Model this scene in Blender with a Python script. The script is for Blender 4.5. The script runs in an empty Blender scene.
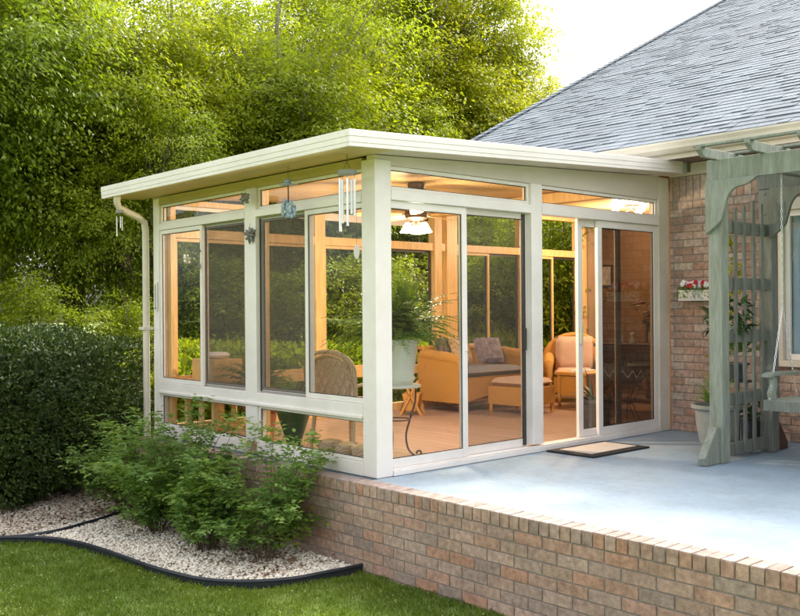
import bpy, math, random
import numpy as np
from mathutils import Vector, Matrix
R = math.radians
S = bpy.context.scene
COL = S.collection
rng = np.random.default_rng(7)
random.seed(7)
GZ = -0.66                                   # lawn level, patio is z = 0

# ------------------------------------------------------------------ materials
def nodes_of(name):
    m = bpy.data.materials.new(name); m.use_nodes = True
    nt = m.node_tree; nt.nodes.clear()
    out = nt.nodes.new('ShaderNodeOutputMaterial')
    return m, nt, out
def N(nt, t, **kw):
    n = nt.nodes.new(t)
    for k, v in kw.items():
        if k in n.inputs: n.inputs[k].default_value = v
        else: setattr(n, k, v)
    return n
def ramp(nt, fac, stops):
    r = nt.nodes.new('ShaderNodeValToRGB')
    el = r.color_ramp.elements
    while len(el) < len(stops): el.new(0.5)
    for e, (p, c) in zip(el, stops): e.position = p; e.color = (*c, 1)
    nt.links.new(fac, r.inputs[0]); return r.outputs[0]
def mul(c, f): return tuple(min(1, x*f) for x in c)
def mixc(nt, fac, a, b, mode='MIX'):
    m = nt.nodes.new('ShaderNodeMix'); m.data_type = 'RGBA'; m.blend_type = mode
    for s, v in ((m.inputs[0], fac), (m.inputs[6], a), (m.inputs[7], b)):
        if hasattr(v, 'links'): nt.links.new(v, s)
        elif isinstance(v, (int, float)): s.default_value = v
        else: s.default_value = (*v, 1)
    return m.outputs[2]
def coords(nt, space='Object', scale=(1, 1, 1), rot=(0, 0, 0)):
    tc = nt.nodes.new('ShaderNodeTexCoord'); mp = nt.nodes.new('ShaderNodeMapping')
    mp.inputs['Scale'].default_value = scale; mp.inputs['Rotation'].default_value = rot
    nt.links.new(tc.outputs[space], mp.inputs[0]); return mp.outputs[0]
def noise(nt, scale, vec=None, detail=5, rough=.6):
    n = N(nt, 'ShaderNodeTexNoise'); n.inputs['Scale'].default_value = scale
    n.inputs['Detail'].default_value = detail; n.inputs['Roughness'].default_value = rough
    if vec is not None: nt.links.new(vec, n.inputs['Vector'])
    return n.outputs['Fac']
def plain(name, col, rough=.5, var=.12, vscale=4, bump=.0, bscale=60, metal=0, coat=0, stretch=(1, 1, 1), spec=.5, dirt=0):
    m, nt, out = nodes_of(name)
    b = N(nt, 'ShaderNodeBsdfPrincipled'); b.inputs['Roughness'].default_value = rough
    b.inputs['Metallic'].default_value = metal; b.inputs['Coat Weight'].default_value = coat
    b.inputs['Specular IOR Level'].default_value = spec
    v = coords(nt, 'Object', stretch)
    f = noise(nt, vscale, v)
    c = ramp(nt, f, [(.3, mul(col, 1-var)), (.7, mul(col, 1+var))])
    if dirt:
        d = noise(nt, 1.7, v, 8, .7)
        dd = ramp(nt, d, [(.42, (1, 1, 1)), (.7, (1-dirt, 1-dirt*1.1, 1-dirt*1.3))])
        c = mixc(nt, 1.0, c, dd, 'MULTIPLY')
    nt.links.new(c, b.inputs['Base Color'])
    if bump:
        bp = N(nt, 'ShaderNodeBump'); bp.inputs['Strength'].default_value = bump; bp.inputs['Distance'].default_value = .01
        nt.links.new(noise(nt, bscale, v), bp.inputs['Height']); nt.links.new(bp.outputs[0], b.inputs['Normal'])
    nt.links.new(b.outputs[0], out.inputs[0]); return m
def island(name, stops, rough=.85, nscale=25, namt=.42, bump=.8, bscale=70, spec=.3):
    """colour picked per loose piece (a brick, a stone, a shingle) with noise on top"""
    m, nt, out = nodes_of(name)
    g = N(nt, 'ShaderNodeNewGeometry'); b = N(nt, 'ShaderNodeBsdfPrincipled')
    b.inputs['Roughness'].default_value = rough; b.inputs['Specular IOR Level'].default_value = spec
    c = ramp(nt, g.outputs['Random Per Island'], stops)
    v = coords(nt)
    k = ramp(nt, noise(nt, nscale, v, 6), [(.3, (1-namt,)*3), (.7, (1+namt*.25,)*3)])
    c = mixc(nt, 1.0, c, k, 'MULTIPLY')
    k2 = ramp(nt, noise(nt, 1.3, v, 4), [(.35, (.8, .8, .8)), (.65, (1.1, 1.1, 1.1))])
    c = mixc(nt, 1.0, c, k2, 'MULTIPLY')
    nt.links.new(c, b.inputs['Base Color'])
    bp = N(nt, 'ShaderNodeBump'); bp.inputs['Strength'].default_value = bump; bp.inputs['Distance'].default_value = .006
    nt.links.new(noise(nt, bscale, v), bp.inputs['Height']); nt.links.new(bp.outputs[0], b.inputs['Normal'])
    nt.links.new(b.outputs[0], out.inputs[0]); return m
def leafmat(name, stops, trans=.35, patch=None, rough=.45):
    m, nt, out = nodes_of(name)
    g = N(nt, 'ShaderNodeNewGeometry')
    c = ramp(nt, g.outputs['Random Per Island'], stops)
    v = coords(nt)
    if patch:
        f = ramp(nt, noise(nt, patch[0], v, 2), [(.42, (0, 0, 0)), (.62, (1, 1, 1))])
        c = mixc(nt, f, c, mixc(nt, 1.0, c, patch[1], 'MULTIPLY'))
    oi = N(nt, 'ShaderNodeObjectInfo')
    k = ramp(nt, oi.outputs['Random'], [(0, (.82, .9, .85)), (1, (1.0, 1.0, .9))])
    c = mixc(nt, 1.0, c, k, 'MULTIPLY')
    b = N(nt, 'ShaderNodeBsdfPrincipled'); b.inputs['Roughness'].default_value = rough
    b.inputs['Specular IOR Level'].default_value = .35
    nt.links.new(c, b.inputs['Base Color'])
    t = N(nt, 'ShaderNodeBsdfTranslucent')
    tc = mixc(nt, 1.0, c, (.95, 1.0, .5), 'MULTIPLY'); 
    tc2 = N(nt, 'ShaderNodeMix'); nt.nodes.remove(tc2)
    nt.links.new(tc, t.inputs[0])
    mx = N(nt, 'ShaderNodeMixShader'); mx.inputs[0].default_value = trans
    nt.links.new(b.outputs[0], mx.inputs[1]); nt.links.new(t.outputs[0], mx.inputs[2])
    nt.links.new(mx.outputs[0], out.inputs[0]); return m
def glassmat(name, tint=(1, 1, 1), refl=1.0, wav=.02):
    m, nt, out = nodes_of(name)
    ge = N(nt, 'ShaderNodeNewGeometry'); dt = N(nt, 'ShaderNodeVectorMath', operation='DOT_PRODUCT')
    nt.links.new(ge.outputs['Incoming'], dt.inputs[0]); nt.links.new(ge.outputs['Normal'], dt.inputs[1])
    ab = N(nt, 'ShaderNodeMath', operation='ABSOLUTE'); nt.links.new(dt.outputs['Value'], ab.inputs[0])
    om = N(nt, 'ShaderNodeMath', operation='SUBTRACT'); om.inputs[0].default_value = 1; nt.links.new(ab.outputs[0], om.inputs[1])
    pw = N(nt, 'ShaderNodeMath', operation='POWER'); pw.inputs[1].default_value = 5; nt.links.new(om.outputs[0], pw.inputs[0])
    f = N(nt, 'ShaderNodeMath', operation='MULTIPLY_ADD'); f.inputs[1].default_value = .96; f.inputs[2].default_value = .04; nt.links.new(pw.outputs[0], f.inputs[0])
    t = N(nt, 'ShaderNodeBsdfTransparent'); t.inputs[0].default_value = (*tint, 1)
    g = N(nt, 'ShaderNodeBsdfGlossy'); g.inputs['Roughness'].default_value = 0.0
    bp = N(nt, 'ShaderNodeBump'); bp.inputs['Strength'].default_value = wav; bp.inputs['Distance'].default_value = .02
    nt.links.new(noise(nt, 2.0, coords(nt), 1), bp.inputs['Height']); nt.links.new(bp.outputs[0], g.inputs['Normal'])
    k = N(nt, 'ShaderNodeMath', operation='MULTIPLY'); k.inputs[1].default_value = refl
    nt.links.new(f.outputs[0], k.inputs[0])
    mx = N(nt, 'ShaderNodeMixShader')
    nt.links.new(k.outputs[0], mx.inputs[0]); nt.links.new(t.outputs[0], mx.inputs[1]); nt.links.new(g.outputs[0], mx.inputs[2])
    nt.links.new(mx.outputs[0], out.inputs[0]); return m
def meshscreen(name, cover=.5, col=(.05, .048, .045)):
    m, nt, out = nodes_of(name)
    t = N(nt, 'ShaderNodeBsdfTransparent'); d = N(nt, 'ShaderNodeBsdfDiffuse'); d.inputs[0].default_value = (*col, 1)
    mx = N(nt, 'ShaderNodeMixShader'); mx.inputs[0].default_value = cover
    nt.links.new(t.outputs[0], mx.inputs[1]); nt.links.new(d.outputs[0], mx.inputs[2])
    nt.links.new(mx.outputs[0], out.inputs[0]); return m
def emit(name, col, s):
    m, nt, out = nodes_of(name)
    e = N(nt, 'ShaderNodeEmission'); e.inputs[0].default_value = (*col, 1); e.inputs[1].default_value = s
    nt.links.new(e.outputs[0], out.inputs[0]); return m
def planks(name, cols, width=.12, axis='X', rough=.35, grain=1.0, gap=.02, coat=0):
    m, nt, out = nodes_of(name)
    b = N(nt, 'ShaderNodeBsdfPrincipled'); b.inputs['Roughness'].default_value = rough
    b.inputs['Coat Weight'].default_value = coat
    v = coords(nt, rot=(0, 0, 0 if axis == 'X' else R(90)))
    br = N(nt, 'ShaderNodeTexBrick'); br.offset = .37
    for k, val in (('Scale', 1), ('Mortar Size', gap*width), ('Brick Width', 1.9), ('Row Height', width), ('Mortar Smooth', .3), ('Bias', 0)): br.inputs[k].default_value = val
    br.inputs['Color1'].default_value = (*cols[0], 1); br.inputs['Color2'].default_value = (*cols[1], 1); br.inputs['Mortar'].default_value = (*mul(cols[0], .25), 1)
    nt.links.new(v, br.inputs['Vector'])
    v2 = coords(nt, scale=(2, 30, 30) if axis == 'X' else (30, 2, 30))
    g = ramp(nt, noise(nt, 1.5, v2, 6), [(.3, (1-.3*grain,)*3), (.7, (1.05,)*3)])
    nt.links.new(mixc(nt, 1.0, br.outputs[0], g, 'MULTIPLY'), b.inputs['Base Color'])
    nt.links.new(b.outputs[0], out.inputs[0]); return m
def wicker(name, col):
    m, nt, out = nodes_of(name)
    b = N(nt, 'ShaderNodeBsdfPrincipled'); b.inputs['Roughness'].default_value = .5
    v = coords(nt)
    w1 = N(nt, 'ShaderNodeTexWave', wave_type='BANDS', bands_direction='Z'); w1.inputs['Scale'].default_value = 36; w1.inputs['Distortion'].default_value = 1.2; w1.inputs['Detail Scale'].default_value = 6
    w2 = N(nt, 'ShaderNodeTexWave', wave_type='BANDS', bands_direction='DIAGONAL'); w2.inputs['Scale'].default_value = 24; w2.inputs['Distortion'].default_value = 1
    nt.links.new(v, w1.inputs[0]); nt.links.new(v, w2.inputs[0])
    a = N(nt, 'ShaderNodeMath', operation='MULTIPLY'); nt.links.new(w1.outputs['Fac'], a.inputs[0]); nt.links.new(w2.outputs['Fac'], a.inputs[1])
    nt.links.new(ramp(nt, a.outputs[0], [(0, mul(col, .58)), (.4, col), (1, mul(col, 1.2))]), b.inputs['Base Color'])
    bp = N(nt, 'ShaderNodeBump'); bp.inputs['Strength'].default_value = .6; bp.inputs['Distance'].default_value = .008
    nt.links.new(a.outputs[0], bp.inputs['Height']); nt.links.new(bp.outputs[0], b.inputs['Normal'])
    nt.links.new(b.outputs[0], out.inputs[0]); return m

WHITE = plain('white_painted_aluminium', (.84, .775, .73), .38, .03, 3, dirt=.10)
CREAM = plain('cream_trim', (.70, .63, .53), .5, .05, 3, dirt=.15)
WOODT = plain('orange_stained_wood', (.76, .50, .22), .4, .2, 3, stretch=(12, 12, 1.2), bump=.1)
CEIL = planks('ceiling_planks', ((.78, .53, .25), (.70, .45, .20)), .14, 'X')
FLOOR = planks('floor_planks', ((.50, .345, .29), (.43, .29, .24)), .16, 'Y', .3, .8, .03)
GLASS = glassmat('window_glass')
GLASSD = glassmat('tinted_glass', (.72, .70, .68), 1.6)
GLASST = glassmat('dark_tinted_glass', (.50, .46, .42), 2.2)
GLASSR = glassmat('rear_glass', (.97, .97, .97), .01)
SCREEN = meshscreen('insect_screen', .42, (.13, .11, .09))
SCREENL = meshscreen('light_insect_screen', .30)
DARK = plain('dark_bronze_metal', (.05, .045, .04), .4, .1)
BRICK = island('brick', [(0, (.50, .30, .22)), (.2, (.46, .32, .235)), (.38, (.54, .36, .27)), (.55, (.38, .28, .225)), (.7, (.56, .39, .30)), (.85, (.52, .28, .18)), (1, (.42, .33, .265))], .9)
BRICKH = island('house_brick', [(0, (.54, .34, .255)), (.3, (.60, .43, .345)), (.55, (.44, .28, .215)), (.75, (.66, .52, .43)), (1, (.53, .31, .215))], .9)
LEDGE = island('ledge_brick_top', [(0, (.46, .34, .28)), (.35, (.52, .42, .37)), (.7, (.40, .29, .24)), (1, (.54, .45, .40))], .85)
MORTAR = plain('mortar', (.27, .235, .20), .95, .2, 12, bump=.4)
SHING = island('shingle', [(0, (.135, .16, .195)), (.4, (.17, .20, .235)), (.75, (.15, .18, .215)), (1, (.20, .225, .26))], .9, 60, .2, .6, 200)
def _patio():
    m, nt, out = nodes_of('painted_concrete')
    b = N(nt, 'ShaderNodeBsdfPrincipled'); v = coords(nt)
    c = ramp(nt, noise(nt, .9, v, 8, .65), [(.3, (.25, .33, .41)), (.55, (.30, .38, .45)), (.75, (.35, .42, .48))])
    c2 = ramp(nt, noise(nt, 22, v, 6, .7), [(.35, (.9, .9, .9)), (.7, (1.06, 1.06, 1.06))])
    st = ramp(nt, noise(nt, 2.6, v, 9, .75), [(.50, (1, 1, 1)), (.58, (.90, .89, .87)), (.66, (1, 1, 1))])
    c2 = mixc(nt, 1.0, c2, st, 'MULTIPLY')
    nt.links.new(mixc(nt, 1.0, c, c2, 'MULTIPLY'), b.inputs['Base Color'])
    r = ramp(nt, noise(nt, 2, v, 5), [(.3, (.42,)*3), (.7, (.7,)*3)]); nt.links.new(r, b.inputs['Roughness'])
    bp = N(nt, 'ShaderNodeBump'); bp.inputs['Strength'].default_value = .25; bp.inputs['Distance'].default_value = .003
    nt.links.new(noise(nt, 70, v), bp.inputs['Height']); nt.links.new(bp.outputs[0], b.inputs['Normal'])
    nt.links.new(b.outputs[0], out.inputs[0]); return m
PATIO = _patio()
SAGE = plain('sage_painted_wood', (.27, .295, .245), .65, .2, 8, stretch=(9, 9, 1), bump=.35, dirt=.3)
SAGED = plain('dark_grey_green_wood', (.175, .185, .16), .75, .22, 8, stretch=(9, 9, 1), bump=.35, dirt=.3)  # darker grey green for rear posts, trellis, hanger beams and seat frame
SOFFIT = plain('brown_soffit', (.20, .13, .10), .6, .1)
WICK = wicker('golden_wicker', (.76, .38, .08))
WICKL = wicker('pale_rattan', (.76, .60, .39))
CUSH = plain('mauve_cushion', (.55, .38, .30), .9, .08, 10, bump=.2)
CUSHG = plain('grey_cushion', (.24, .24, .28), .9, .1, 10, bump=.2)
PILD = plain('dark_striped_pillow', (.14, .11, .12), .9, .5, 20, stretch=(6, .2, .2))
PILT = plain('tan_patterned_pillow', (.52, .36, .24), .9, .45, 26)
PILM = plain('mauve_print_pillow', (.26, .22, .29), .9, .5, 14)
IRON = plain('black_iron', (.03, .028, .026), .45, .1)
BRONZE = plain('bronze_iron', (.10, .06, .04), .4, .2, metal=.5)
STONEW = plain('off_white_ceramic', (.62, .62, .52), .35, .06, coat=.2)
URN = plain('grey_white_resin', (.29, .30, .28), .6, .12, 12, bump=.3, dirt=.25)
DKPOT = plain('dark_blue_glaze', (.045, .055, .075), .25, .2, coat=.5)
BLPOT = plain('blue_grey_ceramic', (.16, .21, .27), .35, .15, coat=.2)
TERRA = plain('terracotta', (.35, .14, .07), .8, .15)
GREENP = plain('dark_green_glaze', (.03, .10, .06), .35, .2)
SOIL = plain('potting_soil', (.03, .02, .014), 1, .3, 30, bump=.8)
BLACKP = plain('black_plastic_edging', (.018, .02, .028), .4, .2)
RUBBER = plain('black_rubber', (.012, .012, .014), .7, .1)
MATC = plain('beige_mat_carpet', (.62, .54, .47), .95, .12, 120, bump=.6, bscale=300)
CHROME = plain('silver_tubes', (.80, .80, .80), .25, .05, metal=.6)
BLUEM = plain('blue_enamel', (.26, .34, .42), .4, .25, 25)
PEWTER = plain('pewter', (.20, .19, .18), .45, .3, 20, metal=.4)
BARK = plain('bark', (.11, .085, .065), .95, .35, 6, bump=.9, bscale=20, stretch=(1, 1, .3))
BARKL = plain('grey_bark', (.24, .21, .17), .95, .3, 6, bump=.9, bscale=20, stretch=(1, 1, .3))
TWIG = plain('twig', (.10, .07, .04), .9, .3)
STEMG = plain('green_stem', (.08, .11, .03), .8, .3)
DIRT = plain('garden_soil', (.07, .05, .035), 1, .4, 9, bump=.8)
BULB = emit('warm_lamp_glass', (1, .80, .52), 9)
PAPER = plain('magazine_paper', (.70, .68, .66), .5, .3, 12)
REDF = plain('red_petals', (.55, .03, .04), .6, .2); WHTF = plain('white_petals', (.8, .76, .76), .6, .05)
PINKF = plain('pink_petals', (.62, .30, .33), .6, .1); YELF = plain('yellow_petals', (.7, .45, .05), .6, .1)
PLASTER = plain('tan_plaster', (.26, .155, .08), .8, .15, 3)
GL_ = lambda a, b, c: [(0, a), (.5, b), (1, c)]
LEAF_A = leafmat('leaf_mid_green', GL_((.20, .25, .018), (.28, .34, .026), (.38, .41, .034)), .62, (.35, (1.35, 1.2, .75)))
LEAF_B = leafmat('leaf_deep_green', GL_((.16, .22, .02), (.23, .30, .028), (.32, .37, .036)), .62, (.4, (1.5, 1.3, .8)))
LEAF_Y = leafmat('leaf_yellow_green', GL_((.25, .30, .018), (.35, .385, .024), (.46, .43, .03)), .6, (.5, (1.12, 1.02, .8)))
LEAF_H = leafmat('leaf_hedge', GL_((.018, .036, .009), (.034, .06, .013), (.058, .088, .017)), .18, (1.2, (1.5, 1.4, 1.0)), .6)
LEAF_S = leafmat('leaf_shrub', GL_((.17, .28, .08), (.23, .35, .10), (.31, .42, .13)), .5, (1.6, (1.35, 1.25, .8)))
LEAF_F = leafmat('leaf_fern', GL_((.11, .20, .015), (.16, .27, .02), (.22, .32, .03)), .5)
LEAF_D = leafmat('leaf_dark_houseplant', GL_((.015, .05, .015), (.03, .08, .02), (.05, .10, .03)), .2)
GRASSM = leafmat('grass_blades', [(0, (.17, .26, .04)), (.5, (.25, .35, .06)), (.85, (.33, .42, .09)), (1, (.44, .45, .2))], .5, (.9, (1.2, 1.1, .9)), .5)
def _lawn():
    m, nt, out = nodes_of('lawn_ground')
    b = N(nt, 'ShaderNodeBsdfPrincipled'); b.inputs['Roughness'].default_value = 1; v = coords(nt)
    c = ramp(nt, noise(nt, 14, v, 8, .7), [(.3, (.13, .18, .04)), (.6, (.18, .24, .06)), (.8, (.24, .27, .10))])
    nt.links.new(c, b.inputs['Base Color']); nt.links.new(b.outputs[0], out.inputs[0]); return m
LAWN = _lawn()
PEBBLE = island('white_gravel', [(0, (.86, .75, .60)), (.4, (.88, .81, .69)), (.7, (.78, .65, .49)), (.9, (.88, .84, .76)), (1, (.60, .46, .34))], .8, 60, .15, .3)
MULCH = island('bark_and_gravel', [(0, (.66, .54, .42)), (.4, (.74, .66, .55)), (.7, (.40, .25, .15)), (1, (.80, .72, .62))], .9, 60, .2, .3)

# ------------------------------------------------------------------ mesh builder
class MB:
    def __init__(s): s.v = []; s.f = []
    def add(s, vs, fs):
        o = len(s.v); s.v += [tuple(p) for p in vs]; s.f += [tuple(i+o for i in q) for q in fs]; return s
    def box(s, x0, x1, y0, y1, z0, z1):
        if x0 > x1: x0, x1 = x1, x0
        if y0 > y1: y0, y1 = y1, y0
        if z0 > z1: z0, z1 = z1, z0
        return s.add([(x0, y0, z0), (x1, y0, z0), (x1, y1, z0), (x0, y1, z0), (x0, y0, z1), (x1, y0, z1), (x1, y1, z1), (x0, y1, z1)],
              [(0, 3, 2, 1), (4, 5, 6, 7), (0, 1, 5, 4), (1, 2, 6, 5), (2, 3, 7, 6), (3, 0, 4, 7)])
    def obox(s, c, size, rot=(0, 0, 0)):
        M = Matrix.Rotation(rot[2], 3, 'Z') @ Matrix.Rotation(rot[1], 3, 'Y') @ Matrix.Rotation(rot[0], 3, 'X')
        b = MB().box(-size[0]/2, size[0]/2, -size[1]/2, size[1]/2, -size[2]/2, size[2]/2)
        return s.add([Vector(c) + M @ Vector(p) for p in b.v], b.f)
    def bar(s, a, b, w, h):
        a, b = Vector(a), Vector(b); d = (b-a).normalized()
        up = Vector((0, 0, 1)) if abs(d.z) < .95 else Vector((0, 1, 0))
        x = d.cross(up).normalized(); y = x.cross(d)
        vs = [p + x*sx*w/2 + y*sy*h/2 for p in (a, b) for sx, sy in ((-1, -1), (1, -1), (1, 1), (-1, 1))]
        return s.add(vs, [(3, 2, 1, 0), (4, 5, 6, 7), (0, 1, 5, 4), (1, 2, 6, 5), (2, 3, 7, 6), (3, 0, 4, 7)])
    def tube(s, pts, r, n=8, cap=True):
        pts = [Vector(p) for p in pts]; rs = r if isinstance(r, (list, tuple)) else [r]*len(pts)
        o = len(s.v); prev = None
        for i, p in enumerate(pts):
            d = (pts[min(i+1, len(pts)-1)] - pts[max(i-1, 0)])
            d = d.normalized() if d.length > 1e-9 else Vector((0, 0, 1))
            if prev is None:
                x = d.orthogonal().normalized()
            else:
                x = (prev - d*prev.dot(d)); x = x.normalized() if x.length > 1e-6 else d.orthogonal().normalized()
            prev = x; y = d.cross(x)
            for k in range(n):
                a = 2*math.pi*k/n; s.v.append(tuple(p + (x*math.cos(a) + y*math.sin(a))*rs[i]))
        for i in range(len(pts)-1):
            for k in range(n):
                s.f.append((o+i*n+k, o+i*n+(k+1) % n, o+(i+1)*n+(k+1) % n, o+(i+1)*n+k))
        if cap:
            s.f.append(tuple(o+k for k in range(n))[::-1]); s.f.append(tuple(o+(len(pts)-1)*n+k for k in range(n)))
        return s
    def lathe(s, prof, c=(0, 0, 0), n=28):
        o = len(s.v)
        for r, z in prof:
            for k in range(n):
                a = 2*math.pi*k/n; s.v.append((c[0]+r*math.cos(a), c[1]+r*math.sin(a), c[2]+z))
        for i in range(len(prof)-1):
            for k in range(n): s.f.append((o+i*n+k, o+i*n+(k+1) % n, o+(i+1)*n+(k+1) % n, o+(i+1)*n+k))
        s.f.append(tuple(o+k for k in range(n))[::-1]); s.f.append(tuple(o+(len(prof)-1)*n+k for k in range(n)))
        return s
    def prism(s, outline, axis, t0, t1):
        n = len(outline)
        def P(a, b, t): return {'X': (t, a, b), 'Y': (a, t, b), 'Z': (a, b, t)}[axis]
        vs = [P(a, b, t0) for a, b in outline] + [P(a, b, t1) for a, b in outline]
        return s.add(vs, [tuple(range(n))[::-1], tuple(range(n, 2*n))] + [(i, (i+1) % n, n+(i+1) % n, n+i) for i in range(n)])
    def ball(s, c, r, n=10, sq=(1, 1, 1)):
        prof = []
        m = max(5, n//2)
        o = len(s.v)
        for i in range(1, m):
            t = math.pi*i/m
            for k in range(n):
                a = 2*math.pi*k/n
                s.v.append((c[0]+r*sq[0]*math.sin(t)*math.cos(a), c[1]+r*sq[1]*math.sin(t)*math.sin(a), c[2]+r*sq[2]*math.cos(t)))
        for i in range(m-2):
            for k in range(n): s.f.append((o+i*n+k, o+(i+1)*n+k, o+(i+1)*n+(k+1) % n, o+i*n+(k+1) % n))
        s.v.append((c[0], c[1], c[2]+r*sq[2])); t = len(s.v)-1
        s.v.append((c[0], c[1], c[2]-r*sq[2])); b = len(s.v)-1
        for k in range(n):
            s.f.append((t, o+k, o+(k+1) % n)); s.f.append((b, o+(m-2)*n+(k+1) % n, o+(m-2)*n+k))
        return s
    def pillow(s, c, size, rot=(0, 0, 0), n=10, pw=.45):
        """a cushion: rounded box, plump in the middle"""
        M = Matrix.Rotation(rot[2], 3, 'Z') @ Matrix.Rotation(rot[1], 3, 'Y') @ Matrix.Rotation(rot[0], 3, 'X')
        vs = []; fs = []
        for side in (1, -1):
            for i in range(n+1):
                for j in range(n+1):
                    u = -1+2*i/n; v = -1+2*j/n
                    h = (max(0, (1-u**4)*(1-v**4)))**pw
                    k = 1-.06*(1-max(abs(u), abs(v)))  
                    vs.append(Vector(c) + M @ Vector((u*size[0]/2*k, v*size[1]/2*k, side*h*size[2]/2)))
        q = (n+1)**2
        for i in range(n):
            for j in range(n):
                a = i*(n+1)+j
                fs.append((a, a+n+1, a+n+2, a+1)); fs.append((q+a, q+a+1, q+a+n+2, q+a+n+1))
        return s.add(vs, fs)
    def build(s, name, mat, parent=None, bevel=0, smooth=False, off=None):
        me = bpy.data.meshes.new(name)
        v = s.v
        if off is None and parent is not None and parent.get('_w'): off = _wl(parent)
        if off is not None: v = [(p[0]-off[0], p[1]-off[1], p[2]-off[2]) for p in v]
        me.from_pydata(v, [], s.f); me.materials.append(mat); me.update()
        if smooth:
            me.polygons.foreach_set('use_smooth', [True]*len(me.polygons))
            try: me.set_sharp_from_angle(angle=R(40))
            except Exception: pass
        o = bpy.data.objects.new(name, me); COL.objects.link(o)
        if parent is not None: o.parent = parent
        if bevel:
            b = o.modifiers.new('bevel', 'BEVEL'); b.width = bevel; b.segments = 2; b.limit_method = 'ANGLE'
        return o
_W = {}
def _wl(o):
    k = o
    while k is not None:
        if k.name in _W: return _W[k.name]
        k = k.parent
    return (0, 0, 0)
def thing(name, label, cat, loc=(0, 0, 0), group=None, world=True):
    """an Empty at the thing's base. world=True: its parts are given in world coordinates"""
    o = bpy.data.objects.new(name, None); COL.objects.link(o); o.location = loc
    o.empty_display_size = .1
    o['label'] = label; o['category'] = cat
    if group: o['group'] = group
    if world: _W[o.name] = tuple(loc)
    return o
def part(mb, name, mat, parent, bevel=0, smooth=False):
    return mb.build(name, mat, parent, bevel, smooth, off=_wl(parent))
def tag(o, label, cat, group=None, kind=None):
    o['label'] = label; o['category'] = cat
    if group: o['group'] = group
    if kind: o['kind'] = kind
    return o
def structure(o, label=None, cat=None):
    o['kind'] = 'structure'
    if label: o['label'] = label
    if cat: o['category'] = cat
    return o
def copy_tree(o, parent=None):
    c = o.copy(); COL.objects.link(c)
    if parent is not None: c.parent = parent
    for ch in list(o.children): copy_tree(ch, c)
    return c
def npmesh(name, V, F, mat, parent=None, smooth=False):
    """V (n,3), F (m,k) arrays -> object"""
    me = bpy.data.meshes.new(name)
    me.vertices.add(len(V)); me.vertices.foreach_set('co', np.ascontiguousarray(V, dtype=np.float32).ravel())
    k = F.shape[1]
    me.loops.add(F.size); me.loops.foreach_set('vertex_index', F.astype(np.int32).ravel())
    me.polygons.add(len(F)); me.polygons.foreach_set('loop_start', np.arange(len(F), dtype=np.int32)*k)
    try: me.polygons.foreach_set('loop_total', np.full(len(F), k, dtype=np.int32))
    except Exception: pass
    me.materials.append(mat); me.update(calc_edges=True); me.validate()
    if smooth: me.polygons.foreach_set('use_smooth', [True]*len(me.polygons))
    o = bpy.data.objects.new(name, me); COL.objects.link(o)
    if parent is not None: o.parent = parent
    return o
def unit(a): return a/np.maximum(np.linalg.norm(a, axis=1, keepdims=True), 1e-9)
def leaves(P, D, Nn, L, W, fold=.0):
    """rhombus leaves: base P, direction D, normal Nn, length L, width W -> V, F"""
    D = unit(D); X = unit(np.cross(D, Nn)); Z = np.cross(X, D)
    L = np.asarray(L).reshape(-1, 1); W = np.asarray(W).reshape(-1, 1)
    a = P; b = P + D*L*.45 + X*W*.5 + Z*W*fold; c = P + D*L - Z*L*.12; d = P + D*L*.45 - X*W*.5 + Z*W*fold
    V = np.stack([a, b, c, d], 1).reshape(-1, 3); F = np.arange(len(V)).reshape(-1, 4)
    return V, F
def cat(parts):
    Vs = []; Fs = []; o = 0
    for V, F in parts: Vs.append(V); Fs.append(F+o); o += len(V)
    return np.concatenate(Vs), np.concatenate(Fs)

# ------------------------------------------------------------------ camera (solved from the photograph's vanishing lines)
CX, CY, CZ, YAW, PITCH, ROLL, FPX = -4.64550804, -5.44028893, 1.3, .732674922, 9.12e-4, -7.495e-3, 933.602
Fv = Vector((math.sin(YAW)*math.cos(PITCH), math.cos(YAW)*math.cos(PITCH), math.sin(PITCH)))
Rv = Vector((math.cos(YAW), -math.sin(YAW), 0)); Uv = Rv.cross(Fv)
R2 = Rv*math.cos(ROLL) + Uv*math.sin(ROLL); U2 = -Rv*math.sin(ROLL) + Uv*math.cos(ROLL)
cam = bpy.data.cameras.new('camera'); co = bpy.data.objects.new('camera', cam); COL.objects.link(co)
Mx = Matrix((R2, U2, -Fv)).transposed().to_4x4(); Mx.translation = (CX, CY, CZ)
co.matrix_world = Mx; cam.sensor_fit = 'HORIZONTAL'; cam.sensor_width = 36; cam.lens = FPX/800*36
cam.clip_end = 2000; cam.clip_start = .05; S.camera = co
def polar(u, d):
    """ground point seen in photo column u at distance d from the camera position"""
    a = YAW + math.atan((u-400)/FPX); return CX + d*math.sin(a), CY + d*math.cos(a)

# ------------------------------------------------------------------ world and sun
SUN_EL, SUN_DIR = 45, (0.99, 0.10)            # towards the sun, horizontally
w = bpy.data.worlds.new('World'); S.world = w; w.use_nodes = True
nt = w.node_tree; nt.nodes.clear()
sk = nt.nodes.new('ShaderNodeTexSky'); sk.sky_type = 'NISHITA'; sk.sun_disc = False
sk.sun_elevation = R(SUN_EL); sk.sun_rotation = math.atan2(SUN_DIR[0], SUN_DIR[1]); sk.dust_density = 6; sk.air_density = 1.2; sk.ozone_density = .6
bg = nt.nodes.new('ShaderNodeBackground'); bg.inputs[1].default_value = .15
ow = nt.nodes.new('ShaderNodeOutputWorld'); hs = nt.nodes.new('ShaderNodeHueSaturation'); hs.inputs['Saturation'].default_value = .28; nt.links.new(sk.outputs[0], hs.inputs['Color']); nt.links.new(hs.outputs[0], bg.inputs[0]); nt.links.new(bg.outputs[0], ow.inputs[0])
sl = bpy.data.lights.new('sun', 'SUN'); sl.energy = 1.1; sl.angle = R(8); sl.color = (1, .90, .72)
so = bpy.data.objects.new('sun', sl); COL.objects.link(so)
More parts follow.
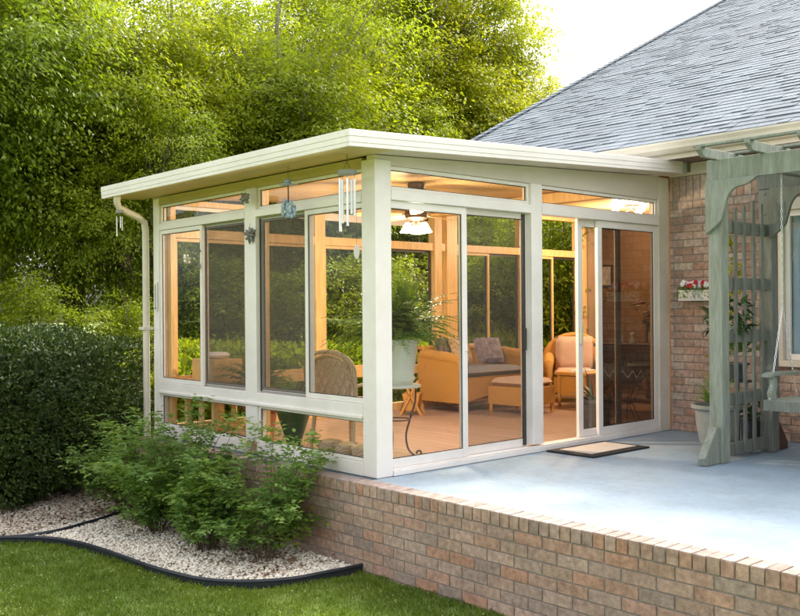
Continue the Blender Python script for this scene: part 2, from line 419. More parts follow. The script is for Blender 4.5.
hd = Vector(SUN_DIR).normalized()
sd = Vector((hd.x*math.cos(R(SUN_EL)), hd.y*math.cos(R(SUN_EL)), math.sin(R(SUN_EL))))
so.rotation_euler = sd.to_track_quat('Z', 'Y').to_euler(); so.location = (10, -10, 15)
S.view_settings.view_transform = 'Standard'; S.view_settings.look = 'None'; S.view_settings.exposure = 2.05; S.view_settings.gamma = 1
S.render.engine = 'CYCLES'
S.cycles.max_bounces = 8; S.cycles.transparent_max_bounces = 24; S.cycles.diffuse_bounces = 4; S.cycles.glossy_bounces = 3; S.cycles.transmission_bounces = 4
S.cycles.caustics_reflective = False; S.cycles.caustics_refractive = False
S.cycles.use_denoising = True; S.cycles.sample_clamp_indirect = 6
S.cycles.use_adaptive_sampling = True; S.cycles.adaptive_threshold = .02

# ------------------------------------------------------------------ ground
structure(MB().box(-150, 150, -150, 150, GZ-.3, GZ).build('lawn_ground', LAWN), 'wide green lawn ground around the house', 'lawn')
structure(MB().box(-.06, 4.14, -6, 0.0, GZ-.1, -.004).box(0.0, 4.1, -.02, 3.6, GZ-.1, -.006).build('patio_slab', PATIO), 'pale blue painted concrete patio slab', 'patio')

# ---- bed edge curve, traced on the ground
def gp(u, v, z=GZ):
    d = Fv + R2*((u-400)/FPX) - U2*((v-308)/FPX); t = (z-CZ)/d.z
    return Vector((CX, CY, CZ)) + d*t
edge_px = [(-60, 545), (-25, 544), (0, 544), (35, 544), (62, 546), (90, 552), (120, 562), (150, 573), (178, 581), (200, 586), (230, 589), (262, 589), (295, 586), (325, 580), (345, 576), (362, 572)]
def catmull(P, k=6):
    out = []
    for i in range(len(P)-1):
        p0, p1, p2, p3 = P[max(i-1, 0)], P[i], P[i+1], P[min(i+2, len(P)-1)]
        for j in range(k):
            t = j/k; out.append(.5*((2*p1)+(p2-p0)*t+(2*p0-5*p1+4*p2-p3)*t*t+(3*p1-p0-3*p2+p3)*t**3))
    return out + [P[-1]]
edge = catmull([gp(u, v) for u, v in edge_px])
edge[-1].x = -.205
def edging(pts, label, h=.075):
    vs = []; fs = []
    for i, p in enumerate(pts):
        d = (pts[min(i+1, len(pts)-1)]-pts[max(i-1, 0)]).normalized(); nx = Vector((-d.y, d.x, 0))
        hh = h*(1+.04*math.sin(i*.11)); ln = .004*math.sin(i*.17)
        for s_, z in ((-.006, -.03), (.006, -.03), (.006+ln, hh), (-.006+ln, hh)):
            vs.append((p.x+nx.x*s_, p.y+nx.y*s_, GZ+z))
    for i in range(len(pts)-1):
        for k in range(4): fs.append((i*4+k, i*4+(k+1) % 4, (i+1)*4+(k+1) % 4, (i+1)*4+k))
    fs.append((0, 1, 2, 3)); fs.append(tuple((len(pts)-1)*4+k for k in (3, 2, 1, 0)))
    mb = MB().add(vs, fs)
    top = [Vector((p.x, p.y, GZ+h*(1+.04*math.sin(i*.11)))) for i, p in enumerate(pts)]
    root = thing('lawn_edging', label, 'edging', (pts[0].x, pts[0].y, GZ))
    part(mb, 'edging_strip', BLACKP, root); part(MB().tube(top, .014, 8), 'edging_bead', BLACKP, root, smooth=True)
edging(edge, 'black plastic lawn edging curving from the hedge to the brick wall', .055)
e2 = catmull([gp(u, v) for u, v in [(0, 543), (30, 540), (60, 535), (85, 528), (105, 522), (125, 514)]])
edging(e2, 'short black edging strip dividing the white gravel from the brown bed', .045)
# gravel: every stone a jittered low octahedron-like pebble
ico_v = []
g_ = (1+5**.5)/2
for a, b in ((1, g_), (-1, g_), (1, -g_), (-1, -g_)): ico_v += [(0, a, b), (a, b, 0), (b, 0, a)]
ICO = np.array(ico_v, float); ICO /= np.linalg.norm(ICO[0])
def hullfaces(V):
    F = []
    n = len(V)
    for i in range(n):
        for j in range(i+1, n):
            for k in range(j+1, n):
                nn = np.cross(V[j]-V[i], V[k]-V[i]); dd = (V-V[i]) @ nn
                if (dd <= 1e-9).all(): F.append((i, j, k))
                elif (dd >= -1e-9).all(): F.append((i, k, j))
    return np.array(F)
ICF = hullfaces(ICO)
def pebbles(P, size):
    n = len(P); q = ICO[None]*(1+.25*rng.standard_normal((n, 12, 1)))*size.reshape(-1, 1, 1)
    sc = np.stack([rng.uniform(.7, 1.3, n), rng.uniform(.7, 1.2, n), rng.uniform(.4, .8, n)], 1)[:, None, :]
    a = rng.uniform(0, 6.28, n); c, s = np.cos(a), np.sin(a)
    q = q*sc; x = q[..., 0]*c[:, None]-q[..., 1]*s[:, None]; y = q[..., 0]*s[:, None]+q[..., 1]*c[:, None]
    q = np.stack([x, y, q[..., 2]], 2)+P[:, None, :]
    return q.reshape(-1, 3), (ICF[None]+(np.arange(n)*12)[:, None, None]).reshape(-1, 3)
ex = np.array([p.x for p in edge]); ey = np.array([p.y for p in edge])
def edge_x(y):                                   # bed edge X at a given Y  (edge runs with decreasing Y)
    o = np.argsort(ey); return np.interp(y, ey[o], ex[o])
def bed_zone(x, y):
    """0 lawn, 1 white gravel, 2 brown bed"""
    P = np.stack([x, y], 1)
    poly = [(p.x, p.y) for p in edge] + [(-.2, 4.6), (-3.2, 9.0), (-6, 9)]
    inside = np.zeros(len(P), bool); n = len(poly); j = n-1
    for i in range(n):
        xi, yi = poly[i]; xj, yj = poly[j]
        c = ((yi > P[:, 1]) != (yj > P[:, 1])) & (P[:, 0] < (xj-xi)*(P[:, 1]-yi)/(yj-yi+1e-12)+xi)
        inside ^= c; j = i
    a, b = e2[0], e2[-1]
    side = (b.x-a.x)*(P[:, 1]-a.y)-(b.y-a.y)*(P[:, 0]-a.x)
    return np.where(~inside, 0, np.where(side > .02, 2, 1))
def scatter(n, x0, x1, y0, y1): return rng.uniform(x0, x1, n), rng.uniform(y0, y1, n)
x, y = scatter(125000, -3.2, -.21, -.4, 5.5); z_ = bed_zone(x, y)
sel = (z_ == 1) & (bed_zone(x-.035, y-.035) == 1) & (bed_zone(x, y-.045) == 1) & (rng.random(len(x)) < .8)
P = np.stack([x[sel], y[sel], np.full(sel.sum(), GZ+.018)+rng.uniform(-.008, .02, sel.sum())], 1)
V, F = pebbles(P, rng.uniform(.006, .016, len(P)))
tag(npmesh('gravel', V, F, PEBBLE), 'bed of small white and tan landscaping stones', 'gravel', kind='stuff')
x, y = scatter(60000, -5, -.21, 1.5, 7.0); z_ = bed_zone(x, y); sel = (z_ == 2) & (bed_zone(x, y-.045) != 0)
P = np.stack([x[sel], y[sel], np.full(sel.sum(), GZ+.012)+rng.uniform(-.006, .015, sel.sum())], 1)
V, F = pebbles(P, rng.uniform(.007, .018, len(P)))
tag(npmesh('mulch', V, F, MULCH), 'brown mulch and gravel under the dark hedge', 'mulch', kind='stuff')
bp = [(p.x, p.y) for p in edge] + [(-.2, 4.6), (-3.2, 9.0), (-6, 9.0)]
structure(MB().prism(bp[::-1], 'Z', GZ-.05, GZ+.012).build('garden_bed', DIRT), 'soil of the planting bed below the sunroom wall', 'garden bed')
# grass blades
def blades(x, y, h, wd):
    n = len(x); a = rng.uniform(0, 6.28, n); t = rng.uniform(0, .75, n)
    D = np.stack([np.cos(a), np.sin(a), np.zeros(n)], 1); X = np.stack([-np.sin(a), np.cos(a), np.zeros(n)], 1)
    B = np.stack([x, y, np.full(n, GZ-.003)], 1); hh = h.reshape(-1, 1); w_ = wd.reshape(-1, 1)
    up = np.array([[0, 0, 1.]]); m = B+D*hh*t.reshape(-1, 1)*.35+up*hh*.6; tp = B+D*hh*t.reshape(-1, 1)*1.1+up*hh*.95
    V = np.stack([B-X*w_/2, B+X*w_/2, m+X*w_*.4, tp, m-X*w_*.4], 1).reshape(-1, 3)
    return V, np.arange(len(V)).reshape(-1, 5)
def lawn_pts(n, x0, x1, y0, y1):
    x, y = scatter(n, x0, x1, y0, y1); z_ = bed_zone(x, y); k = (z_ == 0) & (x < -.21); x, y = x[k], y[k]
    # tall fringe keeps clear of nothing; denser tufts by noise
    t = np.sin(x*9+np.sin(y*7)*2)*np.sin(y*11+np.cos(x*5)*2); return x, y, t
x, y, t = lawn_pts(230000, -4.2, -.2, -3.6, 4.2)
G1 = blades(x, y, rng.uniform(.018, .042, len(x))*(1+.3*t), rng.uniform(.003, .0055, len(x)))
x2, y2, t2 = lawn_pts(60000, -9, 0, -6, 10)
G2 = blades(x2, y2, rng.uniform(.02, .05, len(x2)), rng.uniform(.005, .009, len(x2)))
V, F = cat([G1, G2])
tag(npmesh('grass', V, F, GRASSM), 'short green lawn grass with pale clover flecks', 'grass', kind='stuff')
# clover heads
x, y, t = lawn_pts(1500, -4.5, -.3, -3.6, 4.0); k = (bed_zone(x, y+.08) == 0) & (bed_zone(x+.06, y) == 0); x, y = x[k], y[k]
V, F = pebbles(np.stack([x, y, np.full(len(x), GZ+.03)], 1), rng.uniform(.003, .0055, len(x)))
tag(npmesh('clover_flowers', V, F, plain('clover_cream', (.50, .54, .22), .8, .1)), 'tiny cream clover heads dotted over the lawn', 'clover', kind='stuff')

# ------------------------------------------------------------------ brick walls, brick by brick
def bricks(O, U, Nrm, length, z0, courses, skip=(), rnd=random.Random(3), L=.228, Hc=.080, dep=.02, phase=0):
    """O: lower corner of the face, U along, Nrm outwards. bricks proud of the mortar by ~6 mm"""
    mb = MB(); O = Vector(O); U = Vector(U); Nn = Vector(Nrm); Z = Vector((0, 0, 1))
    j = .0095
    for c in range(courses):
        s = -L/2*((c+phase) % 2)
        while s < length:
            a, b = max(s, 0)+j/2, min(s+L, length)-j/2; s += L
            if b-a < .02: continue
            lo, hi = z0+c*Hc+j/2, z0+(c+1)*Hc-j/2
            am, zm = (a+b)/2, (lo+hi)/2
            bad = False
            for (s0, s1, q0, q1) in skip:
                if q0 < zm < q1:
                    if s0 < am < s1: bad = True
                    elif a < s0 < b: b = s0-j/2
                    elif a < s1 < b: a = s1+j/2
            if bad or b-a < .02: continue
            pr = rnd.uniform(-.0012, .0015); t = [rnd.uniform(-.0012, .0012) for _ in range(4)]
            c8 = []
            e = .002
            for (dn, ins) in ((-dep, 0), (pr-e, 0), (pr, e)):
                for (su, sz, k) in ((a+ins+t[0], lo+ins+t[1], 0), (b-ins+t[2], lo+ins, 1), (b-ins, hi-ins+t[3], 2), (a+ins, hi-ins, 3)):
                    c8.append(O+U*su+Z*(sz-O.z)+Nn*dn)
            fs = [(8, 9, 10, 11)]
            for r_ in (0, 4):
                for k in range(4): fs.append((r_+k, r_+(k+1) % 4, r_+4+(k+1) % 4, r_+4+k))
            mb.add(c8, fs)
    return mb
def headers(O, U, Nrm, length, z0, z1, wd=.0677, rnd=random.Random(5), dep=.02):
    mb = MB(); O = Vector(O); U = Vector(U); Nn = Vector(Nrm); j = .0095; s = 0
    while s < length-.02:
        a, b = s+j/2, min(s+wd, length)-j/2; s += wd; pr = rnd.uniform(-.001, .0015)
        c8 = []; e = .002
        for dn, ins in ((-dep, 0), (pr-e, 0), (pr, e)):
            for su, sz in ((a+ins, z0+j/2+ins), (b-ins, z0+j/2+ins), (b-ins, z1-ins), (a+ins, z1-ins)):
                c8.append(O+U*su+Vector((0, 0, sz-O.z))+Nn*dn)
        fs = [(8, 9, 10, 11)]
        for r_ in (0, 4):
            for k in range(4): fs.append((r_+k, r_+(k+1) % 4, r_+4+(k+1) % 4, r_+4+k))
        mb.add(c8, fs)
    return mb
rw = thing('brick_retaining_wall', 'low tan and red brick wall with rowlock ledge holding up the patio', 'wall', (-.2, -1.2, GZ))
LX = -.205
part(bricks((LX, -6, GZ-.03), (0, 1, 0), (-1, 0, 0), 9.62, -.092-8*.080, 8), 'brick_courses', BRICK, rw)
part(MB().box(LX+.007, -.065, -6, 3.61, GZ-.1, -.012), 'mortar', MORTAR, rw)
part(headers((LX-.004, -6, -.1), (0, 1, 0), (-1, 0, 0), 9.62, -.092, -.006, dep=.05, wd=.08), 'rowlock_course', BRICK, rw)
mb = MB(); s = -6; rr = random.Random(8)
while s < 3.6:                                    # tops of the rowlock bricks = the ledge
    mb.box(LX-.003, -.055+rr.uniform(-.002, .002), s+.004, s+.076, -.03, rr.uniform(-.002, .0012)); s += .08
part(mb, 'ledge_cap', LEDGE, rw, bevel=.003)

# ------------------------------------------------------------------ house
HX = 4.1
house = thing('brick_house', 'pink brick house with grey shingle gable roof beside the patio', 'house', (HX, -3, 0))
WIN = (-2.95, -1.13, .72, 2.33)                   # Y0 Y1 Z0 Z1 of the window opening
skipw = [(WIN[0]+7, WIN[1]+7, WIN[2], WIN[3])]
part(bricks((HX, -7, 0), (0, 1, 0), (-1, 0, 0), 7.0, -.64, 38, skip=skipw), 'brick_facing', BRICKH, house)
part(headers((HX, -7, 2.5), (0, 1, 0), (-1, 0, 0), 7.0, 2.405, 2.66, wd=.08), 'soldier_course', BRICKH, house)
mw = MB()
mw.box(HX+.007, HX+.2, -7, WIN[0], -.68, 2.8).box(HX+.007, HX+.2, WIN[1], -.002, -.68, 2.8)
mw.box(HX+.007, HX+.2, WIN[0], WIN[1], -.68, WIN[2]).box(HX+.007, HX+.2, WIN[0], WIN[1], WIN[3], 2.8)
part(mw, 'mortar', MORTAR, house)
# rear side of the house: porch under the roof, other walls plain brick
part(MB().box(7.3, 7.5, .2, 3.55, -.68, 2.8).box(4.3, 7.5, 0, .2, -.68, 2.8), 'porch_wall', PLASTER, house)
part(MB().box(7.5, 22.9, 3.35, 3.6, -.68, 2.8).box(22.7, 22.9, -7, 3.35, -.68, 2.8).box(4.3, 22.7, -7.2, -7.0, -.68, 2.8), 'outer_wall', BRICKH, house)
part(MB().box(4.12, 7.3, .2, 3.6, GZ-.1, -.006), 'porch_floor', FLOOR, house)
part(MB().box(4.1, 7.3, .2, 3.55, 2.70, 2.74), 'porch_ceiling', CEIL, house)
# roof: 6 in 12, ridge along Y
EX, EZ, M_, RX, Y0r, Y1r = 3.66, 2.955, .5, 13.5, -8.0, 4.0
RZ = EZ+M_*(RX-EX)
sa = math.atan(M_); du = Vector((math.cos(sa), 0, math.sin(sa))); nn = Vector((-math.sin(sa), 0, math.cos(sa)))
part(MB().prism([(EX, EZ-.03), (RX, RZ-.03), (2*RX-EX, EZ-.03), (2*RX-EX, EZ-.06), (RX, RZ-.08), (EX, EZ-.06)], 'Y', Y0r, Y1r), 'roof_deck', SHING, house)
roof = MB(); rr = random.Random(11); t = 0; row = 0; SL = (RX-EX)/math.cos(sa)
while t < SL:
    y_ = Y0r; 
    while y_ < Y1r:
        wd = rr.choice((.10, .16, .22, .30, .38)); ye = min(y_+wd, Y1r)
        thick = rr.choice((.005, .005, .011)); t1 = min(t+.152, SL)
        low = -.0 if thick < .01 else -.012*0
        a = Vector((EX, 0, EZ-.03))+du*(t+low); b = Vector((EX, 0, EZ-.03))+du*t1
        ga = .0015
        vs = [(p.x+nn.x*h, yy, p.z+nn.z*h) for p, h0, h1 in ((a, 0, thick+.006), (b, 0, .003+thick*.3)) for yy, h in ((y_+ga, h0), (ye-ga, h0), (ye-ga, h1), (y_+ga, h1))]
        roof.add(vs, [(0, 1, 2, 3), (7, 6, 5, 4), (0, 4, 5, 1), (3, 2, 6, 7), (1, 5, 6, 2), (0, 3, 7, 4)])
        y_ = ye
    t += .14; row += 1
part(roof, 'roof_shingles', SHING, house)
rk = MB()
s = 0
while s < SL-.05:                                  # cap tabs along the rake
    a = Vector((EX, 0, EZ-.012))+du*s; b = Vector((EX, 0, EZ-.012))+du*min(s+.2, SL)
    vs = [(p.x+nn.x*h, yy, p.z+nn.z*h) for p, k in ((a, .022), (b, .012)) for yy, h in ((Y1r-.13, 0), (Y1r+.012, 0), (Y1r+.012, k), (Y1r-.13, k))]
    rk.add(vs, [(0, 1, 2, 3), (7, 6, 5, 4), (0, 4, 5, 1), (3, 2, 6, 7), (1, 5, 6, 2), (0, 3, 7, 4)]); s += .17
part(rk, 'rake_cap', SHING, house)
part(MB().prism([(EX, EZ-.07), (RX, RZ-.09), (RX, RZ-.24), (EX, EZ-.22)], 'Y', Y1r-.03, Y1r-.005), 'rake_board', CREAM, house, .003)
part(MB().prism([(4.3, 2.8), (2*RX-4.3, 2.8), (RX, RZ-.24)], 'Y', 3.4, 3.55), 'gable_wall', BRICKH, house)
# gutter with ogee profile, fascia, brown soffit, frieze
gut = [(EX-.12, EZ-.012), (EX-.12, EZ-.03), (EX-.105, EZ-.06), (EX-.10, EZ-.085), (EX-.06, EZ-.125), (EX-.008, EZ-.13), (EX-.008, EZ-.022), (EX-.016, EZ-.022), (EX-.016, EZ-.118), (EX-.055, EZ-.113), (EX-.092, EZ-.08), (EX-.11, EZ-.03), (EX-.11, EZ-.012)]
part(MB().prism(gut[::-1], 'Y', Y0r, 3.98), 'gutter', CREAM, house, smooth=False)
part(MB().box(EX-.006, EX+.02, Y0r, 3.97, 2.78, EZ-.065), 'fascia', CREAM, house)
part(MB().box(EX+.02, HX+.2, Y0r, 0.0, 2.795, 2.81).box(EX+.02, HX+.2, 0.002, 3.97, 2.83, 2.85), 'soffit', SOFFIT, house)
part(MB().box(HX-.03, HX+.006, -7, -.27, 2.665, 2.79).box(HX-.012, HX+.006, -.27, -.004, 2.665, 2.70), 'frieze_board', CREAM, house, .004)
# window with casing, sashes, curtain
wy0, wy1, wz0, wz1 = WIN
wroot = part(MB().box(HX-.035, HX+.09, wy1-.0, wy1-.11, wz0+.06, wz1).box(HX-.035, HX+.09, wy0, wy0+.11, wz0+.06, wz1).box(HX-.035, HX+.09, wy0+.11, wy1-.11, wz1-.11, wz1), 'window', CREAM, house, .004)
part(MB().box(HX-.07, HX+.09, wy0-.05, wy1+.04, wz0-.0, wz0+.06), 'sill', CREAM, wroot, .006)
sb = MB()
for a, b in ((wy0+.11, (wy0+wy1)/2), ((wy0+wy1)/2, wy1-.11)):
    sb.box(HX+.02, HX+.06, a+.002, a+.05, wz0+.062, wz1-.112).box(HX+.02, HX+.06, b-.05, b-.002, wz0+.062, wz1-.112)
    sb.box(HX+.02, HX+.06, a+.05, b-.05, wz0+.062, wz0+.12).box(HX+.02, HX+.06, a+.05, b-.05, wz1-.17, wz1-.112)
part(sb, 'sash', WHITE, wroot, .003)
part(MB().box(HX+.036, HX+.042, wy0+.16, wy1-.16, wz0+.12, wz1-.17), 'pane', GLASS, wroot)
cv = []; cf = []; nC = 120
for i in range(nC+1):
    yy = wy0+.12+(wy1-wy0-.24)*i/nC; xx = HX+.12+.018*math.sin(i*.95)
    cv += [(xx, yy, wz0+.1), (xx, yy, wz1-.12)]
    if i: cf.append((2*i-2, 2*i, 2*i+1, 2*i-1))
part(MB().add(cv, cf), 'curtain', plain('pale_blue_curtain', (.40, .52, .60), .9, .06), wroot, smooth=True)
part(MB().box(HX+.22, HX+.25, wy0-.05, wy1+.05, wz0-.1, wz1+.1), 'blind_backing', PLASTER, wroot)

# ------------------------------------------------------------------ sunroom
D_, ZT = 3.6, lambda x: 2.606+.047*x
sun = thing('sunroom', 'white framed glass sunroom with warm wooden interior and flat pitched roof', 'sunroom', (0, 0, 0))
# roof: slab with stepped fascia profile
x0r, x1r, y0r, y1r = -.45, 4.09, -.25, 3.86
def zr(x, dz): return ZT(x)+dz
mb = MB()
mb.prism([(x0r+.03, zr(x0r+.03, 0)), (x1r, zr(x1r, 0)), (x1r, zr(x1r, -.10)), (x0r+.03, zr(x0r+.03, -.10))][::-1], 'Y', y0r+.03, y1r-.03)
part(mb, 'roof_panel', plain('white_roof_skin', (.62, .62, .60), .5, .05), sun)
def ribs(u0, u1, f):  # three stepped bands
    m = MB()
    for dz0, dz1, pr in ((-.118, -.088, .000), (-.088, -.045, .003), (-.045, .004, .006)): f(m, dz0, dz1, pr)
    return m
def ff(m, a, b, pr):
    y = y0r-pr
    m.add([(x0r-pr, y, zr(x0r, a)), (x1r-.14, y, zr(x1r-.14, a)), (x1r-.14, y0r+.028, zr(x1r-.14, a)), (x0r-pr, y0r+.028, zr(x0r, a)),
           (x0r-pr, y, zr(x0r, b)), (x1r-.14, y, zr(x1r-.14, b)), (x1r-.14, y0r+.028, zr(x1r-.14, b)), (x0r-pr, y0r+.028, zr(x0r, b))],
          [(0, 3, 2, 1), (4, 5, 6, 7), (0, 1, 5, 4), (1, 2, 6, 5), (2, 3, 7, 6), (3, 0, 4, 7)])
part(ribs(0, 0, ff), 'front_fascia', WHITE, sun, .003)
part(ribs(0, 0, lambda m, a, b, pr: m.box(x0r-pr, x0r+.028, y0r+.03, y1r, zr(x0r, a), zr(x0r, b))), 'side_gutter', WHITE, sun, .003)
part(MB().prism([(x0r+.028, zr(x0r, -.105)), (-.002, zr(0, -.105)), (-.002, zr(0, -.12)), (x0r+.028, zr(x0r, -.118))], 'Y', y0r+.03, y1r-.03), 'soffit', plain('lamp_tinted_soffit', (.66, .50, .20), .5, .04), sun)  # yellow in the side soffit's colour stands in for lamp glow
part(MB().prism([(.002, zr(0, -.105)), (x1r, zr(x1r, -.105)), (x1r, zr(x1r, -.118)), (.002, zr(0, -.118))], 'Y', y0r+.03, -.002), 'front_soffit', CREAM, sun)
part(MB().prism([(.10, zr(.1, -.122)), (x1r, zr(x1r, -.122)), (x1r, zr(x1r, -.14)), (.10, zr(.1, -.14))], 'Y', .09, 3.5), 'ceiling', CEIL, sun)
part(MB().box(.002, 4.098, .004, 3.55, -.004, .004), 'floor', FLOOR, sun)
# posts
part(MB().box(0, .165, 0, .165, 0, 2.455), 'corner_post', WHITE, sun, .005)
part(MB().box(3.90, 4.092, .002, .12, 0, 2.66), 'post', CREAM, sun, .005)
part(MB().box(0, .10, 3.48, 3.6, 0, 2.47), 'post', WHITE, sun, .005)
part(MB().box(1.845, 1.995, 0, .10, .07, 2.42), 'post', WHITE, sun, .004)
part(MB().box(0, .10, 1.655, 1.84, .11, 2.40), 'post', WHITE, sun, .004)
# front header, sloping top
part(MB().prism([(.0, 2.456), (.165, 2.456), (.165, 2.42), (3.898, 2.42), (3.898, zr(3.9, -.121)), (0, zr(0, -.121))], 'Y', .006, .10), 'front_header', plain('cream_header', (.66, .58, .50), .5, .03, dirt=.08), sun, .003)
part(MB().box(.006, .10, .167, 3.478, 2.40, 2.481), 'side_header', plain('olive_tan_header', (.50, .38, .15), .5, .04), sun, .003)  # carries on the lamp glow painted into the side soffit
# front: bottom track, mid rail
part(MB().box(.167, 3.898, -.012, .11, 0, .038).box(.167, 3.898, .0, .11, .038, .055), 'door_track', WHITE, sun, .003)
part(MB().box(.167, 1.843, -.004, .10, 2.15, 2.225).box(1.997, 3.898, -.004, .10, 2.15, 2.225), 'front_rail', WHITE, sun, .004)
# left: bottom rail, sill rail, mid rail
part(MB().box(-.004, .10, .167, 1.653, .0, .105).box(-.004, .10, 1.842, 3.478, 0, .105), 'bottom_rail', WHITE, sun, .004)
part(MB().box(-.004, .10, .167, 1.653, .455, .56).box(-.004, .10, 1.842, 3.478, .455, .56).box(-.02, .0, .167, 3.478, .445, .47), 'sill_rail', WHITE, sun, .004)
part(MB().box(-.004, .10, .167, 1.653, 2.135, 2.20).box(-.004, .10, 1.842, 3.478, 2.135, 2.20), 'side_rail', WHITE, sun, .004)
# framed glass unit in plane Y (front) or X (side)
def unit_frame(name, plane, a0, a1, z0, z1, dep0, dep1, fw=.04, glass=GLASS, frame=WHITE, screen=None, parent=sun, fwb=None):
    fwb = fwb or fw
    def bx(m, a, b, q0, q1, d0, d1):
        if plane == 'Y': m.box(a, b, d0, d1, q0, q1)
        else: m.box(d0, d1, a, b, q0, q1)
    m = MB()
    bx(m, a0, a0+fw, z0, z1, dep0, dep1); bx(m, a1-fw, a1, z0, z1, dep0, dep1)
    bx(m, a0+fw, a1-fw, z0, z0+fwb, dep0, dep1); bx(m, a0+fw, a1-fw, z1-fw, z1, dep0, dep1)
    f = part(m, name, frame, parent, .003)
    mid = (dep0+dep1)/2; g = MB(); bx(g, a0+fw, a1-fw, z0+fwb, z1-fw, mid-.003, mid+.003)
    part(g, 'pane', glass, f)
    if fw >= .026 and not name.startswith('rear'):
        k = MB(); q = .006; e0, e1, h0, h1 = a0+fw, a1-fw, z0+fwb, z1-fw
        for (p0, p1, r0, r1) in ((e0+.0005, e0+q, h0+.0005, h1-.0005), (e1-q, e1-.0005, h0+.0005, h1-.0005), (e0+q, e1-q, h0+.0005, h0+q), (e0+q, e1-q, h1-q, h1-.0005)): bx(k, p0, p1, r0, r1, mid-.009, mid-.0035)
        part(k, 'gasket', RUBBER, f)
    if screen:
        g = MB(); bx(g, a0+fw*.5, a1-fw*.5, z0+fwb*.5, z1-fw*.5, dep0-.007, dep0-.005); part(g, 'insect_screen', screen, f)
        g = MB(); w_ = .012
        bx(g, a0+.004, a0+w_, z0+.01, z1-.01, dep0-.014, dep0-.001); bx(g, a1-w_, a1-.004, z0+.01, z1-.01, dep0-.014, dep0-.001)
        bx(g, a0+w_, a1-w_, z0+.01, z0+w_, dep0-.014, dep0-.001); bx(g, a0+w_, a1-w_, z1-w_, z1-.01, dep0-.014, dep0-.001)
        part(g, 'screen_frame', DARK, f)
    return f
# doors (front)
d1 = unit_frame('sliding_door', 'Y', .115, 1.03, .057, 2.148, .02, .055, .06, fwb=.07)
d2 = unit_frame('sliding_door', 'Y', 1.00, 1.843, .057, 2.148, .062, .095, .05, fwb=.07, screen=None)
g = MB().box(1.775, 1.81, .045, .06, .07, 2.14)
part(g, 'screen_frame', DARK, d2); part(MB().box(1.035, 1.774, .052, .054, .13, 2.095), 'insect_screen', meshscreen('door_screen', .20, (.12, .10, .08)), d2)
part(MB().box(1.775, 1.805, .028, .045, .92, 1.12), 'handle', DARK, d2, .004)
d3 = unit_frame('sliding_door', 'Y', 2.60, 3.30, .057, 2.148, .062, .095, .07, fwb=.07)
d4 = unit_frame('sliding_door', 'Y', 2.86, 3.898, .057, 2.148, .02, .055, .07, glass=GLASST, fwb=.075)
part(MB().box(2.615, 2.65, .040, .062, .95, 1.13), 'handle', STONEW, d3, .004)
# transoms
unit_frame('transom_window', 'Y', .140, 1.843, 2.227, 2.419, .025, .075, .032)
unit_frame('transom_window', 'Y', 1.997, 3.898, 2.227, 2.419, .025, .075, .032)
unit_frame('transom_window', 'X', .145, 1.653, 2.202, 2.399, .025, .075, .026)
unit_frame('transom_window', 'X', 1.842, 3.478, 2.202, 2.399, .025, .075, .026)
# left sliding windows
unit_frame('sliding_window', 'X', .128, .93, .562, 2.133, .012, .045, .042)
unit_frame('sliding_window', 'X', .90, 1.653, .562, 2.133, .052, .086, .042, screen=SCREEN)
unit_frame('sliding_window', 'X', 1.842, 2.66, .562, 2.133, .052, .086, .042, screen=SCREEN)
unit_frame('sliding_window', 'X', 2.62, 3.478, .562, 2.133, .012, .045, .042)
unit_frame('knee_window', 'X', .145, 1.653, .107, .443, .02, .06, .026)
unit_frame('knee_window', 'X', 1.842, 3.478, .107, .443, .02, .06, .026)
# interior wood lining of left wall
m = MB()
for a, b in ((.105, .165), (1.66, 1.83), (3.415, 3.475)): m.box(.103, .15, a, b, .003, 2.45)
m.box(.103, .16, .165, 3.36, .46, .55).box(.103, .145, .165, 1.66, 2.10, 2.17).box(.103, .145, 1.83, 3.36, 2.10, 2.17)
part(m, 'wood_lining', WOODT, sun, .003)
# back wall: wooden posts, rails, windows, X 0.1 .. 7.3
bposts = [(.10, .19), (2.02, 2.17), (3.99, 4.13), (4.22, 4.42), (5.74, 5.93), (7.08, 7.30)]
m = MB()
for a, b in bposts: part(MB().box(a, b, 3.46, 3.58, 0, 2.70 if a > 4.2 else zr(a, -.145)), 'rear_post', WOODT, sun, .004)
for i in range(len(bposts)-1):
    a, b = bposts[i][1], bposts[i+1][0]
    for q0, q1 in ((2.07, 2.17), (.46, .57), (.004, .10)): part(MB().box(a, b, 3.475, 3.565, q0, q1), 'rear_rail', WOODT, sun, .003)
    t_ = 2.62 if a > 4.1 else zr(a, -.20); part(MB().box(a, b, 3.475, 3.565, t_, t_+.08 if a > 4.1 else zr(a, -.141)), 'rear_rail', WOODT, sun, .003)
for i in (0, 1, 3, 4):
    a, b = bposts[i][1], bposts[i+1][0]; c = (a+b)/2
    unit_frame('rear_window', 'Y', a+.003, c+.02, .573, 2.067, 3.50, 3.525, .035, frame=WOODT, glass=GLASSR)
    unit_frame('rear_window', 'Y', c-.02, b-.003, .573, 2.067, 3.53, 3.555, .03, frame=DARK if i else WOODT, glass=GLASSR)
part(MB().box(-.002, 7.3, 3.582, 3.60, -.0, .09).box(.102, 4.0, 3.582, 3.6, 2.38, 2.47), 'rear_trim', WHITE, sun)
# beam between sunroom and porch
part(MB().box(4.00, 4.14, .13, 3.455, 2.52, 2.64), 'beam', WOODT, sun, .004)
# downspout with elbow
dp = [(-.40, 3.58, 2.50), (-.40, 3.60, 2.42), (-.37, 3.62, 2.36), (-.15, 3.65, 2.28), (-.075, 3.65, 2.23), (-.06, 3.65, 2.13), (-.06, 3.65, -.5), (-.09, 3.66, -.56), (-.18, 3.66, -.60)]
ds = part(MB().tube(dp, .036, 12), 'downspout', CREAM, sun, smooth=True)
part(MB().box(-.115, .0, 3.61, 3.71, 1.1, 1.13), 'strap', CREAM, ds)

